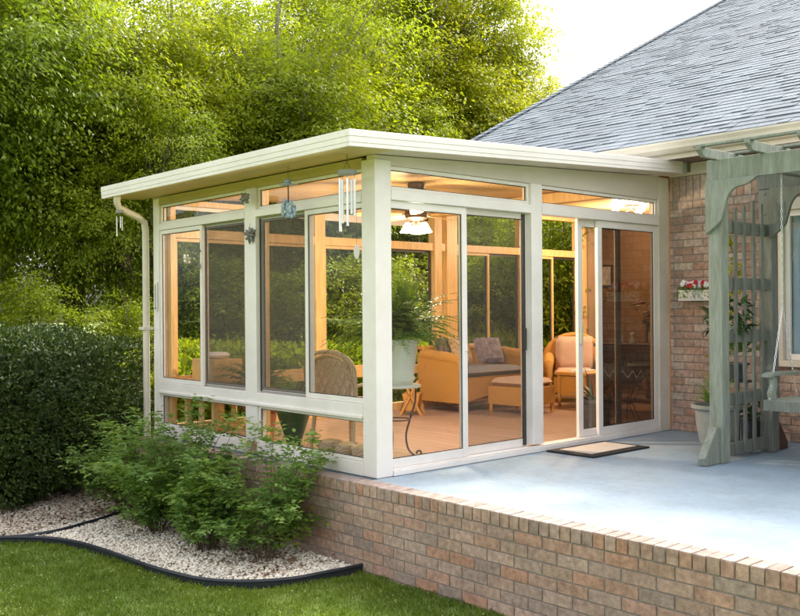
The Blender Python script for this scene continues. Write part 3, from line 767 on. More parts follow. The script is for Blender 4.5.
# ------------------------------------------------------------------ ceiling fan and lamp
fan = thing('ceiling_fan', 'ceiling fan with lit bell lamps near the sunroom corner', 'ceiling fan', (1.62, 1.27, 2.545))
fx, fy = 1.62, 1.27
part(MB().lathe([(.02, 0), (.085, -.002), (.09, -.03), (.07, -.08), (.03, -.11), (.02, -.115)], (fx, fy, 2.535), 20), 'canopy', BRONZE, fan, smooth=True)
part(MB().tube([(fx, fy, 2.43), (fx, fy, 2.30)], .013, 10), 'downrod', BRONZE, fan, smooth=True)
part(MB().lathe([(.03, .07), (.10, .05), (.12, 0), (.11, -.05), (.05, -.08), (.035, -.13)], (fx, fy, 2.24), 24), 'motor', BRONZE, fan, smooth=True)
for k in range(5):
    a = R(72*k+12); ca, sa_ = math.cos(a), math.sin(a)
    out = [(.16, -.045), (.24, -.06), (.58, -.07), (.62, -.05), (.63, 0), (.62, .05), (.58, .07), (.24, .06), (.16, .045)]
    vs = [(fx+r*ca-t*sa_, fy+r*sa_+t*ca, 2.215+t*.18+dz) for dz in (0, .008) for r, t in out]; n_ = len(out)
    part(MB().add(vs, [tuple(range(n_))[::-1], tuple(range(n_, 2*n_))]+[(i, (i+1) % n_, n_+(i+1) % n_, n_+i) for i in range(n_)]), 'blade', WOODT, fan)
for k in range(3):
    a = R(120*k+40); px_, py_ = fx+.095*math.cos(a), fy+.095*math.sin(a)
    ar = part(MB().tube([(fx, fy, 2.13), (fx+.05*math.cos(a), fy+.05*math.sin(a), 2.15), (px_, py_, 2.13)], .008, 8), 'lamp_arm', BRONZE, fan, smooth=True)
    part(MB().lathe([(.015, .03), (.03, .02), (.05, -.02), (.075, -.06), (.072, -.065), (.04, -.03), (.01, -.02)], (px_, py_, 2.11), 18), 'lamp_shade', BULB, fan, smooth=True)
cl = thing('ceiling_light', 'small lit ceiling light with three lamps at the right end of the room', 'ceiling light', (6.3, 1.95, 2.70))
part(MB().lathe([(.10, 0), (.10, -.02), (.03, -.04), (.015, -.06)], (6.3, 1.95, 2.70), 20), 'mount', BRONZE, cl, smooth=True)
for k in range(3):
    a = R(120*k+10); px_, py_ = 6.3+.22*math.cos(a), 1.95+.22*math.sin(a)
    part(MB().tube([(6.3, 1.95, 2.65), (6.3+.12*math.cos(a), 1.95+.12*math.sin(a), 2.60), (px_, py_, 2.61)], .008, 8), 'lamp_arm', BRONZE, cl, smooth=True)
    part(MB().lathe([(.02, -.02), (.045, -.01), (.05, .03), (.03, .055), (.01, .06)], (px_, py_, 2.61), 16), 'lamp_shade', BULB, cl, smooth=True)
def bulb(loc, e):
    l = bpy.data.lights.new('lamp_bulb', 'POINT'); l.energy = e; l.color = (1, .80, .54); l.shadow_soft_size = .08
    o = bpy.data.objects.new('lamp_bulb', l); COL.objects.link(o); o.location = loc
bulb((fx, fy, 2.0), 55); bulb((6.3, 1.95, 2.42), 40)

# ------------------------------------------------------------------ plants
def frond_set(base, n, length, rise, seed, leaf_l=.035, leaf_w=.010, steps=26, spread=1.0, elev=(25, 85), droop=1.0):
    """arching fronds with leaflets in two rows (one V,F) and stems (list of point lists)"""
    r = np.random.default_rng(seed); Ps = []; Ds = []; Ns = []; Ls = []; stems = []
    for i in range(n):
        a = r.uniform(0, 6.283); el = R(r.uniform(*elev)); L = length*r.uniform(.6, 1.1)
        p = np.array(base, float); pts = [p.copy()]; d = np.array([math.cos(a)*math.cos(el)*spread, math.sin(a)*math.cos(el)*spread, math.sin(el)*rise])
        for k in range(steps):
            d = d/np.linalg.norm(d); p = p+d*L/steps; d = d+np.array([0, 0, -1.9*droop/steps]); pts.append(p.copy())
            if k > 2:
                t = d/np.linalg.norm(d); sidev = np.cross(t, [0, 0, 1.]); sidev /= max(np.linalg.norm(sidev), 1e-6)
                f = math.sin(math.pi*min(1, (k+2)/(steps+1)))**.6
                for s in (-1, 1):
                    Ps.append(p); Ds.append(sidev*s+t*.45+r.normal(0, .12, 3)); Ns.append(np.cross(sidev, t)+r.normal(0, .2, 3)); Ls.append(leaf_l*f*r.uniform(.8, 1.2))
        stems.append(pts)
    Ls = np.array(Ls); V, F = leaves(np.array(Ps), np.array(Ds), np.array(Ns), Ls, Ls*(leaf_w/leaf_l))
    return V, F, stems
def blade_set(base, n, length, width, seed, elev=(40, 85), droop=.8, r0=.03):
    r = random.Random(seed); mb = MB()
    for i in range(n):
        a = r.uniform(0, 6.283); el = R(r.uniform(*elev)); L = length*r.uniform(.6, 1.1); w_ = width*r.uniform(.7, 1.1)
        p = Vector((base[0]+math.cos(a)*r0, base[1]+math.sin(a)*r0, base[2])); d = Vector((math.cos(a)*math.cos(el), math.sin(a)*math.cos(el), math.sin(el)))
        sd_ = Vector((-math.sin(a), math.cos(a), 0)); K = 7; vs = []
        for k in range(K+1):
            t = k/K; ww = w_*(.5+1.3*t if t < .35 else 1.0*(1-((t-.35)/.65)**1.6))/2+.0008
            vs += [p-sd_*ww, p+sd_*ww]; p = p+d*L/K; d = (d+Vector((0, 0, -droop/K*1.3))).normalized()
        mb.add(vs, [(2*k, 2*k+1, 2*k+3, 2*k+2) for k in range(K)])
    return mb
def pot_profile(r0, r1, h, lip=.015): return [(r0, 0), (r1*.97, h*.88), (r1+lip, h*.88), (r1+lip, h), (r1-.01, h), (r1-.02, h-.03), (.01, h-.03)]
# fern on plant table by the corner post
tx, ty = .70, .56
pt = thing('plant_table', 'round marble topped plant stand with curled iron legs beside the corner post', 'plant stand', (tx, ty, 0))
part(MB().lathe([(.20, 0), (.215, .008), (.215, .022), (.20, .03)], (tx, ty, .625), 36), 'table_top', STONEW, pt, smooth=True)
for k in range(3):
    a = R(120*k-35); ca, sa_ = math.cos(a), math.sin(a)
    prof = [(.17, .62), (.165, .5), (.12, .35), (.085, .22), (.10, .10), (.15, .04), (.19, .02), (.215, .045), (.205, .075), (.18, .07), (.178, .05)]
    part(MB().tube(catmull([Vector((tx+r*ca, ty+r*sa_, z)) for r, z in prof], 4), .0085, 8), 'leg', BRONZE, pt, smooth=True)
part(MB().tube([(tx+.12*math.cos(t), ty+.12*math.sin(t), .35) for t in np.linspace(0, 6.283, 24)], .006, 6), 'ring', BRONZE, pt, smooth=True)
fp = thing('potted_fern', 'big bushy fern in a cream pot on the marble topped stand', 'fern', (tx, ty, .656))
part(MB().lathe([(.14, 0), (.15, .02), (.165, .04), (.165, .06), (.155, .065), (.19, .34), (.205, .345), (.205, .385), (.185, .385), (.17, .35), (.01, .35)], (tx, ty, .656), 40), 'pot', STONEW, fp, smooth=True)
V, F, st = frond_set((0, 0, .36), 260, .72, 1.0, 5, .055, .015, 30, elev=(28, 88), droop=.8)
npmesh('fronds', V, F, LEAF_F, fp)
m = MB()
for s_ in st: m.tube(s_[::4], .002, 4)
m.build('stems', STEMG, fp)

# wicker furniture ------------------------------------------------
def wicker_seat(root, W, Dp, seat_h, arm_h, back_h, mat, arm_w=.16, legs=.12, seats=1, pillow_mat=CUSHG, back_cush=None, round_back=False):
    """local frame: centre origin on floor, faces -Y"""
    m = MB().box(-W/2+arm_w, W/2-arm_w, -Dp/2+.03, Dp/2-.08, legs, seat_h)
    skirt = [( -W/2+arm_w, seat_h-.02), (W/2-arm_w, seat_h-.02), (W/2-arm_w, legs)] + [(-W/2+arm_w+(W-2*arm_w)*(1-t), legs+.07*math.sin(math.pi*t)) for t in np.linspace(0.02, .98, 12)] + [(-W/2+arm_w, legs)]
    m.prism([(a, b) for a, b in skirt][::-1], 'Y', -Dp/2+.005, -Dp/2+.03)
    m.build('seat_base', mat, root, .006)
    for s in (-1, 1):
        m = MB(); x0, x1 = sorted((s*W/2, s*(W/2-arm_w)))
        m.prism([(-Dp/2, legs), (-Dp/2, arm_h-.10), (-Dp/2+.03, arm_h-.03), (-Dp/2+.10, arm_h), (Dp/2-.08, arm_h+.05), (Dp/2-.08, legs)], 'X', x0+.02, x1-.02)
        m.tube([((x0+x1)/2, -Dp/2-.015, legs+.03), ((x0+x1)/2, -Dp/2-.015, arm_h-.10), ((x0+x1)/2, -Dp/2+.03, arm_h-.02), ((x0+x1)/2, -Dp/2+.12, arm_h), ((x0+x1)/2, Dp/2-.08, arm_h+.05)], [.03, .055, .07, .075, .075], 10)
        m.build('arm', mat, root, smooth=True)
        for yy in (-Dp/2+.03, Dp/2-.06):
            MB().tube([((x0+x1)/2, yy, legs+.02), ((x0+x1)/2, yy-.008, 0)], [.032, .022], 10).build('leg', mat, root, smooth=True)
    m = MB()
    if round_back:
        o = [(-W/2+.02, seat_h)]+[(-(W/2-.02)*math.cos(t)*(1 if abs(math.cos(t)) < .98 else 1), arm_h+(back_h-arm_h)*math.sin(t)) for t in np.linspace(.0, math.pi, 16)]+[(W/2-.02, seat_h)]
        m.prism(o, 'Y', Dp/2-.10, Dp/2-.03)
        m.tube([(a, Dp/2-.065, b) for a, b in o], .045, 10)
    else:
        m.box(-W/2+.03, W/2-.03, Dp/2-.10, Dp/2-.03, seat_h-.05, back_h-.03)
        m.tube([(-W/2+.03, Dp/2-.065, back_h-.03), (W/2-.03, Dp/2-.065, back_h-.03)], .05, 10)
    m.build('backrest', mat, root, smooth=True)
    MB().pillow((0, -.05, seat_h+.055), (W-2*arm_w-.01, Dp-.10, .13), pw=.22).build('seat_cushion', pillow_mat, root, smooth=True)
    if back_cush: MB().pillow((0, Dp/2-.17, seat_h+.33), (W-2*arm_w-.04, .52, .13), rot=(R(80), 0, 0), pw=.3).build('back_cushion', back_cush, root, smooth=True)
sofa = thing('wicker_loveseat', 'golden wicker loveseat with grey cushion along the rear windows', 'loveseat', (4.32, 3.03, 0.004), world=False)
wicker_seat(sofa, 1.5, .78, .43, .66, .80, WICK)
def cushion(label, c, size, rot, mat):
    o = MB().pillow((0, 0, 0), size, rot, pw=.4).build('cushion', mat, smooth=True); o.location = c; tag(o, label, 'cushion', 'cushions on the loveseat')
cushion('dark striped throw pillow at the left arm of the loveseat', (3.83, 3.10, .745), (.38, .38, .13), (R(68), 0, R(24)), PILD)
cushion('tan patterned throw pillow leaning beside the dark striped one', (4.02, 3.03, .745), (.38, .38, .13), (R(66), 0, R(12)), PILT)
cushion('mauve print throw pillow at the right of the loveseat', (4.62, 3.08, .74), (.42, .36, .14), (R(65), 0, R(-14)), PILM)
ott = thing('wicker_ottoman', 'golden wicker ottoman with mauve cushion in front of the loveseat', 'ottoman', (4.28, 2.22, .004), world=False)
m = MB().box(-.30, .30, -.30, .30, .10, .33)
m.build('wicker_box', WICK, ott, .012)
for sx in (-1, 1):
    for sy in (-1, 1): MB().tube([(sx*.27, sy*.27, .33), (sx*.27, sy*.27, 0)], [.035, .024], 10).build('leg', WICK, ott, smooth=True)
MB().pillow((0, 0, .375), (.60, .60, .12), pw=.25).build('seat_cushion', CUSH, ott, smooth=True)
ott.rotation_euler.z = R(4)
ch = thing('wicker_armchair', 'golden wicker armchair with rounded back and peach cushion right of the loveseat', 'armchair', (6.0, 2.72, .004), world=False)
wicker_seat(ch, .82, .76, .36, .58, .97, WICK, arm_w=.14, pillow_mat=CUSH, back_cush=CUSH, round_back=True)
ch.scale = (1.05, 1, .93)
ch.rotation_euler.z = R(-52)
ct = thing('wicker_coffee_table', 'golden wicker side table holding magazines in front of the armchair', 'side table', (5.42, 2.12, .004), world=False)
MB().box(-.30, .30, -.26, .26, .41, .45).build('table_top', WICK, ct, .01)
MB().box(-.25, .25, -.21, .21, .14, .41).build('apron', WICK, ct, .006)
for sx in (-1, 1):
    for sy in (-1, 1): MB().tube([(sx*.25, sy*.21, .41), (sx*.25, sy*.21, 0)], [.03, .022], 10).build('leg', WICK, ct, smooth=True)
for i, (dx, dy, a, lab) in enumerate(((-.10, -.03, 10, 'lowest magazine on the wicker side table'), (-.03, .04, 28, 'magazine lying on top of the pile on the wicker side table'), (.16, .08, -8, 'separate open magazine at the right edge of the wicker side table'))):
    o = MB().obox((0, 0, 0), (.27, .20, .010), (0, 0, R(a))).build('magazine', PAPER, bevel=.002); o.location = (5.42+dx, 2.12+dy, .460+(.011 if i == 1 else 0)); tag(o, lab, 'magazine', 'magazines')
# magazine rack (A shaped) behind, left of loveseat
rk_ = thing('magazine_rack', 'small folding wooden rack with wicker basket left of the loveseat', 'rack', (3.16, 3.02, .004), world=False)
for s in (-1, 1):
    m = MB().bar((s*.17, -.13, 0), (s*.17, .09, .42), .022, .03).bar((s*.17, .13, 0), (s*.17, -.09, .42), .022, .03); m.build('frame_side', WICK, rk_)
MB().tube([(-.17, .09, .41), (.17, .09, .41)], .012, 8).tube([(-.17, -.09, .41), (.17, -.09, .41)], .012, 8).build('rail', WICK, rk_)
MB().prism([(-.07, .05), (.07, .05), (.11, .26), (-.11, .26)], 'X', -.15, .15).build('basket', WICK, rk_, .01)
rk_.rotation_euler.z = R(40)
# pale rattan chair by the left wall, back to the glass
rc = thing('rattan_chair', 'pale rattan chair with arched lattice back turned to the left window', 'chair', (.74, 1.22, .004), world=False)
BW = .29; arch = [(-BW, .40), (-BW-.015, .66)]+[(-BW*math.cos(t)*(1.05), .70+.22*math.sin(t)**.7) for t in np.linspace(.05, math.pi-.05, 14)]+[(BW+.015, .66), (BW, .40)]
MB().tube(catmull([Vector((a, .25+.10*(b-.4), b)) for a, b in arch], 3), .019, 10).build('back_frame', WICKL, rc, smooth=True)
inn = [(a*.80, .40+(b-.40)*.93) for a, b in arch]
MB().tube(catmull([Vector((a, .25+.10*(b-.4), b)) for a, b in inn], 3), .012, 8).build('inner_hoop', WICKL, rc, smooth=True)
m = MB().prism([(a*.93, .40+(b-.40)*.97) for a, b in arch], 'Y', .262, .272)
m.build('woven_panel', plain('pale_weave', (.74, .60, .42), .8, .25, 60), rc)
m = MB()
for k in range(-3, 4):
    x0 = k*.09
    m.tube([(x0-.12, .255+.04, .46), (x0+.0, .30, .66), (x0*.7+.12, .31, .84)], .006, 6).tube([(x0+.12, .295, .46), (x0, .302, .66), (x0*.7-.12, .312, .84)], .006, 6)
m.build('lattice', WICKL, rc, smooth=True)
MB().lathe([(.02, 0), (.27, 0), (.29, .02), (.27, .05), (.02, .05)], (0, 0, .37), 24).build('seat', WICKL, rc, smooth=True)
MB().pillow((0, 0, .445), (.48, .48, .08), pw=.3).build('seat_cushion', CUSH, rc, smooth=True)
for s in (-1, 1):
    MB().tube([(s*.22, -.22, .37), (s*.24, -.25, 0)], .018, 8).build('leg', WICKL, rc, smooth=True)
    MB().tube([(s*.24, .22, .42), (s*.26, .27, 0)], .018, 8).build('leg', WICKL, rc, smooth=True)
    MB().tube(catmull([Vector(p) for p in ((s*.29, .27, .62), (s*.32, .05, .64), (s*.31, -.16, .62), (s*.27, -.22, .5), (s*.24, -.22, .38))], 4), .016, 8).build('arm', WICKL, rc, smooth=True)
rc.rotation_euler.z = R(98)
# three low baskets by the left knee window
for k in range(3):
    b_ = thing('low_basket', ('low tan basket nearest the corner post behind the knee window', 'low tan basket in the middle of the three behind the knee window', 'low tan basket farthest from the corner post of the three')[k], 'basket', (.34, .56+.235*k, .004), 'low baskets behind the knee window', world=False)
    MB().lathe([(.075, 0), (.10, .03), (.105, .13), (.112, .145), (.10, .15), (.092, .14), (.085, .04), (.01, .03)], (0, 0, 0), 20).build('woven_body', WICKL, b_, smooth=True)
    MB().ball((0, 0, .12), .085, 12, (1, 1, .6)).build('lining', plain('tan_cloth%d' % k, (.62, .47, .25), .9, .1), b_, smooth=True)
def potted(name, label, loc, prof, potmat, plantmb=None, leafdata=None, leafm=LEAF_D, soil_z=None, group=None, cat_='potted plant', rz=0):
    t = thing(name, label, cat_, loc, group, world=False)
    MB().lathe(prof, (0, 0, 0), 30).build('pot', potmat, t, smooth=True)
    r_ = prof[-3][0]; sz = soil_z or prof[-1][1]
    MB().lathe([(.002, 0), (r_*.9, 0), (r_*.9, .012), (.002, .02)], (0, 0, sz), 20).build('soil', SOIL, t)
    if plantmb is not None: plantmb.build('leaves', leafm, t)
    if leafdata is not None: npmesh('leaves', leafdata[0], leafdata[1], leafm, t)
    return t
V, F, st = frond_set((0, 0, .34), 40, .36, 1, 31, .05, .03, 10)
potted('ivy_planter', 'dark green tapered pot with trailing ivy on the floor behind the left glass', (.55, 1.86, .004), [(.06, 0), (.15, .28), (.165, .33), (.155, .34), (.145, .33), (.01, .32)], GREENP, leafdata=(V, F), leafm=LEAF_S)
V, F, st = frond_set((0, 0, .42), 60, .62, 1, 33, .11, .016, 16, elev=(35, 88))
potted('parlour_palm', 'feathery palm in a tan pot behind the screened window nearest the post', (.55, 2.42, .004), pot_profile(.12, .17, .34), TERRA, leafdata=(V, F), leafm=LEAF_F)
potted('spider_plant', 'arching strappy plant behind the far screened window', (.95, 3.05, .004), pot_profile(.12, .16, .5), TERRA, plantmb=blade_set((0, 0, .48), 60, .5, .03, 9, (30, 85), 1.4), leafm=LEAF_F)
# wooden stand with hamper, far left corner
ws = thing('wooden_stand', 'honey coloured wooden stand with open sides in the far left corner', 'stand', (.42, 3.02, .004), world=False)
for sx in (-1, 1):
    for sy in (-1, 1): MB().box(sx*.20-.025, sx*.20+.025, sy*.27-.025, sy*.27+.025, 0, .50).build('leg', WOODT, ws, .003)
MB().box(-.25, .25, -.32, .32, .50, .53).build('top', WOODT, ws, .004)
MB().box(-.175, .175, -.245, .245, .08, .10).build('shelf', WOODT, ws, .003)
MB().box(-.20, -.185, -.05, .05, .10, .50).box(.185, .20, -.05, .05, .10, .50).box(-.21, -.19, -.245, .245, .43, .497).build('side_slats', WOODT, ws, .003)
hp = MB().box(-.17, .17, -.24, .20, 0, .26).build('hamper_box', plain('yellow_tan_box', (.66, .42, .15), .7, .08), None, .006); hp.location = (.42, 3.05, .538)
tag(hp, 'yellow tan box standing on the wooden stand in the far left corner', 'box')
cb = MB().pillow((0, 0, 0), (.24, .2, .07), pw=.4).build('folded_cloth', WHTF, smooth=True); cb.location = (.42, 3.05, .834); tag(cb, 'small folded pale cloth on top of the yellow tan box', 'cloth')
# right hand side: dark pot with spiky plant, blue bowl on iron stand, console with flowers
potted('agave_pot', 'dark blue glazed pot with spiky dark leaves just inside the open door', (3.42, .47, .004), [(.12, 0), (.135, .02), (.185, .30), (.20, .305), (.20, .345), (.18, .345), (.17, .31), (.01, .31)], DKPOT, plantmb=blade_set((0, 0, .31), 46, .38, .03, 4, (25, 85), .7), leafm=LEAF_D)
bs = thing('iron_plant_stand', 'thin black iron stand carrying the blue decorated bowl', 'plant stand', (4.40, .80, .004), world=False)
for k in range(6):
    a = R(60*k+10); MB().tube([(.20*math.cos(a), .20*math.sin(a), .40), (.10*math.cos(a), .10*math.sin(a), .2), (.19*math.cos(a+.2), .19*math.sin(a+.2), 0)], .006, 6).build('leg', IRON, bs, smooth=True)
for z, r in ((.40, .20), (.2, .10)): MB().tube([(r*math.cos(t), r*math.sin(t), z) for t in np.linspace(0, 6.283, 28)], .006, 6).build('hoop', IRON, bs, smooth=True)
bl = thing('blue_bowl_planter', 'wide blue grey bowl with white zigzag pattern on the iron stand', 'bowl', (4.40, .80, .412), world=False)
MB().lathe([(.10, 0), (.20, .03), (.27, .12), (.29, .22), (.30, .235), (.28, .235), (.25, .12), (.01, .06)], (0, 0, 0), 40).build('bowl', BLPOT, bl, smooth=True)
m = MB()
for k in range(16):
    for s in (0, 1):
        a0, a1 = R(22.5*k+s*11.25), R(22.5*k+s*11.25+11.25); z0, z1 = (.10, .18) if s == 0 else (.18, .10)
        m.tube([((.265 if z < .15 else .286)*math.cos(a), (.265 if z < .15 else .286)*math.sin(a), z) for a, z in ((a0, z0), (a1, z1))], .006, 5)
m.build('zigzag_pattern', WHTF, bl)
blade_set((0, 0, .10), 22, .28, .03, 14, (40, 88), .8).build('leaves', LEAF_D, bl)
cs = thing('console_table', 'dark console table against the inner wall at the right of the room', 'console', (5.35, 1.1, .004), world=False)
DWOOD = plain('dark_wood', (.06, .03, .02), .4, .3, 4, stretch=(2, 10, 10))
MB().box(-.65, .65, -.22, .22, .80, .84).build('top', DWOOD, cs, .005); MB().box(-.62, .62, -.19, .19, .55, .80).build('drawer_case', DWOOD, cs, .004)
for sx in (-1, 1):
    for sy in (-1, 1): MB().box(sx*.60-.025, sx*.60+.025, sy*.17-.025, sy*.17+.025, 0, .55).build('leg', DWOOD, cs, .004)
MB().box(-.60, .60, -.16, .16, .12, .14).build('shelf', DWOOD, cs)
for i, (x_, h_) in enumerate(((-.38, .20), (-.20, .14))):
    o = MB().lathe([(.03, 0), (.045, .02), (.04, h_*.4), (.022, h_*.62), (.034, h_*.75), (.03, h_*.9), (.01, h_)], (0, 0, 0), 16).build('figurine', WHTF, smooth=True)
    o.location = (5.33, 1.1-x_, .846); tag(o, ('taller white ceramic figurine on the dark console', 'shorter white ceramic figurine on the dark console')[i], 'figurine', 'white figurines on the console')
fl = thing('flower_arrangement', 'full bouquet of cream, pink and dark flowers on the dark console', 'flowers', (5.35, 1.0, .846), world=False)
MB().lathe([(.05, 0), (.08, .05), (.07, .14), (.045, .18), (.06, .20), (.05, .20), (.01, .17)], (0, 0, 0), 20).build('vase', STONEW, fl, smooth=True)
fr = random.Random(5); mm = {0: MB(), 1: MB(), 2: MB(), 3: MB()}
for k in range(46):
    a = fr.uniform(0, 6.28); r_ = fr.uniform(0, .30); z = .26+fr.uniform(0, .30)*(1-r_)+.06; c_ = (r_*math.cos(a)*.7, r_*math.sin(a), z)
    for q in range(5):
        b = q*1.256; mm[k % 4].ball((c_[0]+.018*math.cos(b), c_[1]+.018*math.sin(b), c_[2]), .020, 6, (1, 1, .55))
for k, (nm, mt) in enumerate((('cream_blooms', WHTF), ('pink_blooms', PINKF), ('dark_red_blooms', plain('burgundy', (.12, .02, .03), .6)), ('yellow_blooms', YELF))): mm[k].build(nm, mt, fl, smooth=True)
V, F, st = frond_set((0, 0, .18), 44, .36, 1.2, 41, .05, .02, 9, elev=(30, 88), droop=.4); npmesh('foliage', V, F, LEAF_D, fl)
cs.rotation_euler.z = R(90)
# framed pictures on porch walls
def picture(label, c, w_, h_, axis, col):
    t = thing('framed_picture', label, 'picture', c, 'pictures on the inner wall', world=False)
    if axis == 'X':
        MB().box(-.02, 0, -w_/2, w_/2, -h_/2, h_/2).build('frame', DWOOD, t, .004); MB().box(-.024, -.0205, -w_/2+.03, w_/2-.03, -h_/2+.03, h_/2-.03).build('print', col, t)
    else:
        MB().box(-w_/2, w_/2, 0, .02, -h_/2, h_/2).build('frame', DWOOD, t, .004); MB().box(-w_/2+.03, w_/2-.03, .0205, .024, -h_/2+.03, h_/2-.03).build('print', col, t)
picture('small pale framed picture high on the far right inner wall', (7.298, 3.10, 1.78), .26, .34, 'X', PAPER)
# tall cabinet in right part (dark mass)
cbn = thing('dark_cabinet', 'tall dark wooden cabinet at the right end of the room', 'cabinet', (7.0, 1.55, .004), world=False)
MB().box(-.24, .26, -.5, .5, 0, 1.05).build('carcass', DWOOD, cbn, .006)
for s in (-1, 1):
    d_ = MB().box(-.262, -.243, min(s*.02, s*.47), max(s*.02, s*.47), .06, .98).build('door', DWOOD, cbn, .004)
    MB().ball((-.275, s*.06, .55), .014, 8).build('knob', BRONZE, d_, smooth=True)
MB().box(-.26, .28, -.53, .53, 1.052, 1.09).build('top', DWOOD, cbn, .006)

# ------------------------------------------------------------------ things hanging outside
def chime(label, loc, tubes, r, plate_r, drop, name='wind_chime', mat=CHROME, group='hanging chimes'):
    t = thing(name, label, 'wind chime', loc, group, world=False)
    MB().tube([(0, 0, 0), (0, 0, -.07)], .0025, 5).tube([(0, 0, -.06), (.6*plate_r, 0, -.13)], .0015, 4).tube([(0, 0, -.06), (-.6*plate_r, 0, -.13)], .0015, 4).build('cord', IRON, t)
    MB().lathe([(.002, 0), (plate_r, 0), (plate_r, -.03), (.002, -.03)][::-1], (0, 0, -.125), 24).build('top_disc', URN, t, smooth=True)
    for k, L in enumerate(tubes):
        a = 6.283*k/len(tubes)+.3; x_, y_ = plate_r*.78*math.cos(a), plate_r*.78*math.sin(a)
        tb = MB().tube([(x_, y_, -.19), (x_, y_, -.19-L)], r, 10).build('chime_tube', mat, t, smooth=True)
        MB().tube([(x_, y_, -.15), (x_, y_, -.195)], .0012, 4).build('string', IRON, tb)
    return t
zs = zr(-.2, -.12)
chime('silver tube wind chime hanging under the roof beside the corner post', (-.2, .09, zs), (.26, .33, .40, .36, .28), .010, .075, .0)
chime('small white chime hanging from the gutter at the far left', (-.36, 3.62, zr(-.36, -.13)), (.14, .20, .12), .006, .04, .0)
# blue flower mobile
bm = thing('flower_mobile', 'blue metal flower mobile hanging under the roof in front of the transom', 'mobile', (-.2, .86, zs), 'ornaments hanging under the roof', world=False)
MB().tube([(0, 0, 0), (0, 0, -.12)], .0015, 4).tube([(0, 0, -.15), (0, 0, -.30)], .006, 6).build('rod', IRON, bm)
MB().ball((0, 0, -.13), .035, 12, (1, 1, .8)).lathe([(.075, -.004), (.075, 0), (.02, .012)], (0, 0, -.15), 20).build('cap', BLUEM, bm, smooth=True)
m = MB(); fr = random.Random(2)
for cx_, cz_ in ((-.05, -.33), (.04, -.31), (.06, -.37), (-.02, -.38), (-.07, -.39)):
    for k in range(6):
        a = 1.047*k+cx_*9; d_ = (.0, math.cos(a), math.sin(a)); m.ball((fr.uniform(-.02, .02), cx_+.026*math.cos(a), cz_+.026*math.sin(a)), .022, 8, (.3, 1, 1))
m.build('flowers', BLUEM, bm, smooth=True)
def leafy_ornament(label, loc, seed, R_=.10):
    t = thing('metal_leaf_ornament', label, 'ornament', loc, 'ornaments hanging under the roof', world=False); q = random.Random(seed)
    MB().tube([(0, 0, 0), (0, 0, -.08)], .0015, 4).build('string', IRON, t)
    MB().ball((0, 0, -.10), .022, 10, (.6, 1.2, 1)).build('centre', PEWTER, t, smooth=True)
    for k in range(9):
        a = k*.698+q.uniform(-.2, .2); L = R_*q.uniform(.65, 1.1); y_, z_ = math.cos(a), math.sin(a)*.7
        pts = [Vector((q.uniform(-.01, .01), y_*L*f, -.10+z_*L*f)) for f in (.1, .4, .75, 1)]
        MB().tube(pts, [.006, .017, .012, .001], 6).build('leaf', PEWTER, t, smooth=True)
leafy_ornament('pewter leaf cluster ornament hanging by the far transom under the roof', (-.10, 1.66, 2.40), 1)
leafy_ornament('dark pewter leaf ornament fixed on the white mullion of the left wall', (-.03, 1.70, 2.08), 2, .12)
sc_ = thing('suncatcher', 'small white oval suncatcher hanging inside the near left window', 'suncatcher', (.11, .36, 2.08), world=False)
MB().tube([(0, 0, 0), (0, 0, -.26)], .001, 4).build('string', IRON, sc_); MB().ball((0, 0, -.32), .06, 16, (.1, .62, 1)).build('oval_disc', WHTF, sc_, smooth=True)
th = thing('small_chain_chime', 'thin dark chain chime on the middle stile of the far left window', 'ornament', (-.012, 2.62, 1.98), world=False)
MB().tube([(0, 0, 0), (0, 0, -.22)], .003, 6).build('chain', PEWTER, th); MB().ball((-.004, 0, -.25), .03, 8, (.3, .7, 1.2)).ball((0, 0, -.10), .014, 8).build('pendant', PEWTER, th, smooth=True)
tm = thing('outdoor_thermometer', 'slim white thermometer fixed on the far left post', 'thermometer', (-.006, 3.52, 1.45), world=False)
MB().box(-.012, 0, -.025, .025, -.15, .15).build('plate', WHITE, tm, .003); MB().tube([(-.015, 0, -.12), (-.015, 0, .12)], .004, 6).ball((-.016, 0, -.125), .010, 8).build('tube', PEWTER, tm, smooth=True)

# ------------------------------------------------------------------ patio things
mt = thing('door_mat', 'beige door mat with black rubber border at the open door', 'door mat', (2.41, -.30, 0))
part(MB().box(1.98, 2.84, -.56, -.035, -.002, .012), 'rubber_border', RUBBER, mt, .004)
part(MB().box(2.07, 2.75, -.475, -.12, .0125, .020), 'carpet', MATC, mt, .003)
# flower box on the brick wall
fbY = -.41
fb = thing('wall_flower_box', 'white window box of red and white flowers mounted on the brick wall', 'flower box', (HX, -.34, 1.37))
part(MB().box(HX-.17, HX-.004, -.62, -.20, 1.36, 1.375).box(HX-.17, HX-.155, -.62, -.20, 1.375, 1.47).box(HX-.02, HX-.004, -.62, -.20, 1.375, 1.47).box(HX-.155, HX-.02, -.62, -.605, 1.375, 1.47).box(HX-.155, HX-.02, -.215, -.20, 1.375, 1.47), 'planter_box', WHITE, fb, .003)
part(MB().box(HX-.154, HX-.021, -.604, -.216, 1.376, 1.45), 'soil', SOIL, fb)
fr = random.Random(9); mr, mw_, = MB(), MB()
for k in range(110):
    c_ = (HX-.15+fr.uniform(0, .12), -.60+.38*fr.random(), 1.50+fr.uniform(0, .05)); m = mr if k % 3 == 0 else mw_
    for q in range(5):
        b = q*1.256; m.ball((c_[0], c_[1]+.013*math.cos(b), c_[2]+.013*math.sin(b)), .016, 6, (.7, 1, 1))
part(mr, 'red_bloom', REDF, fb, smooth=True); part(mw_, 'white_petals', WHTF, fb, smooth=True)
n = 900; P = np.stack([rng.uniform(HX-.19, HX-.02, n), rng.uniform(-.64, -.18, n), rng.uniform(1.39, 1.50, n)], 1); Dd = rng.normal(0, 1, (n, 3)); Dd[:, 0] -= .5
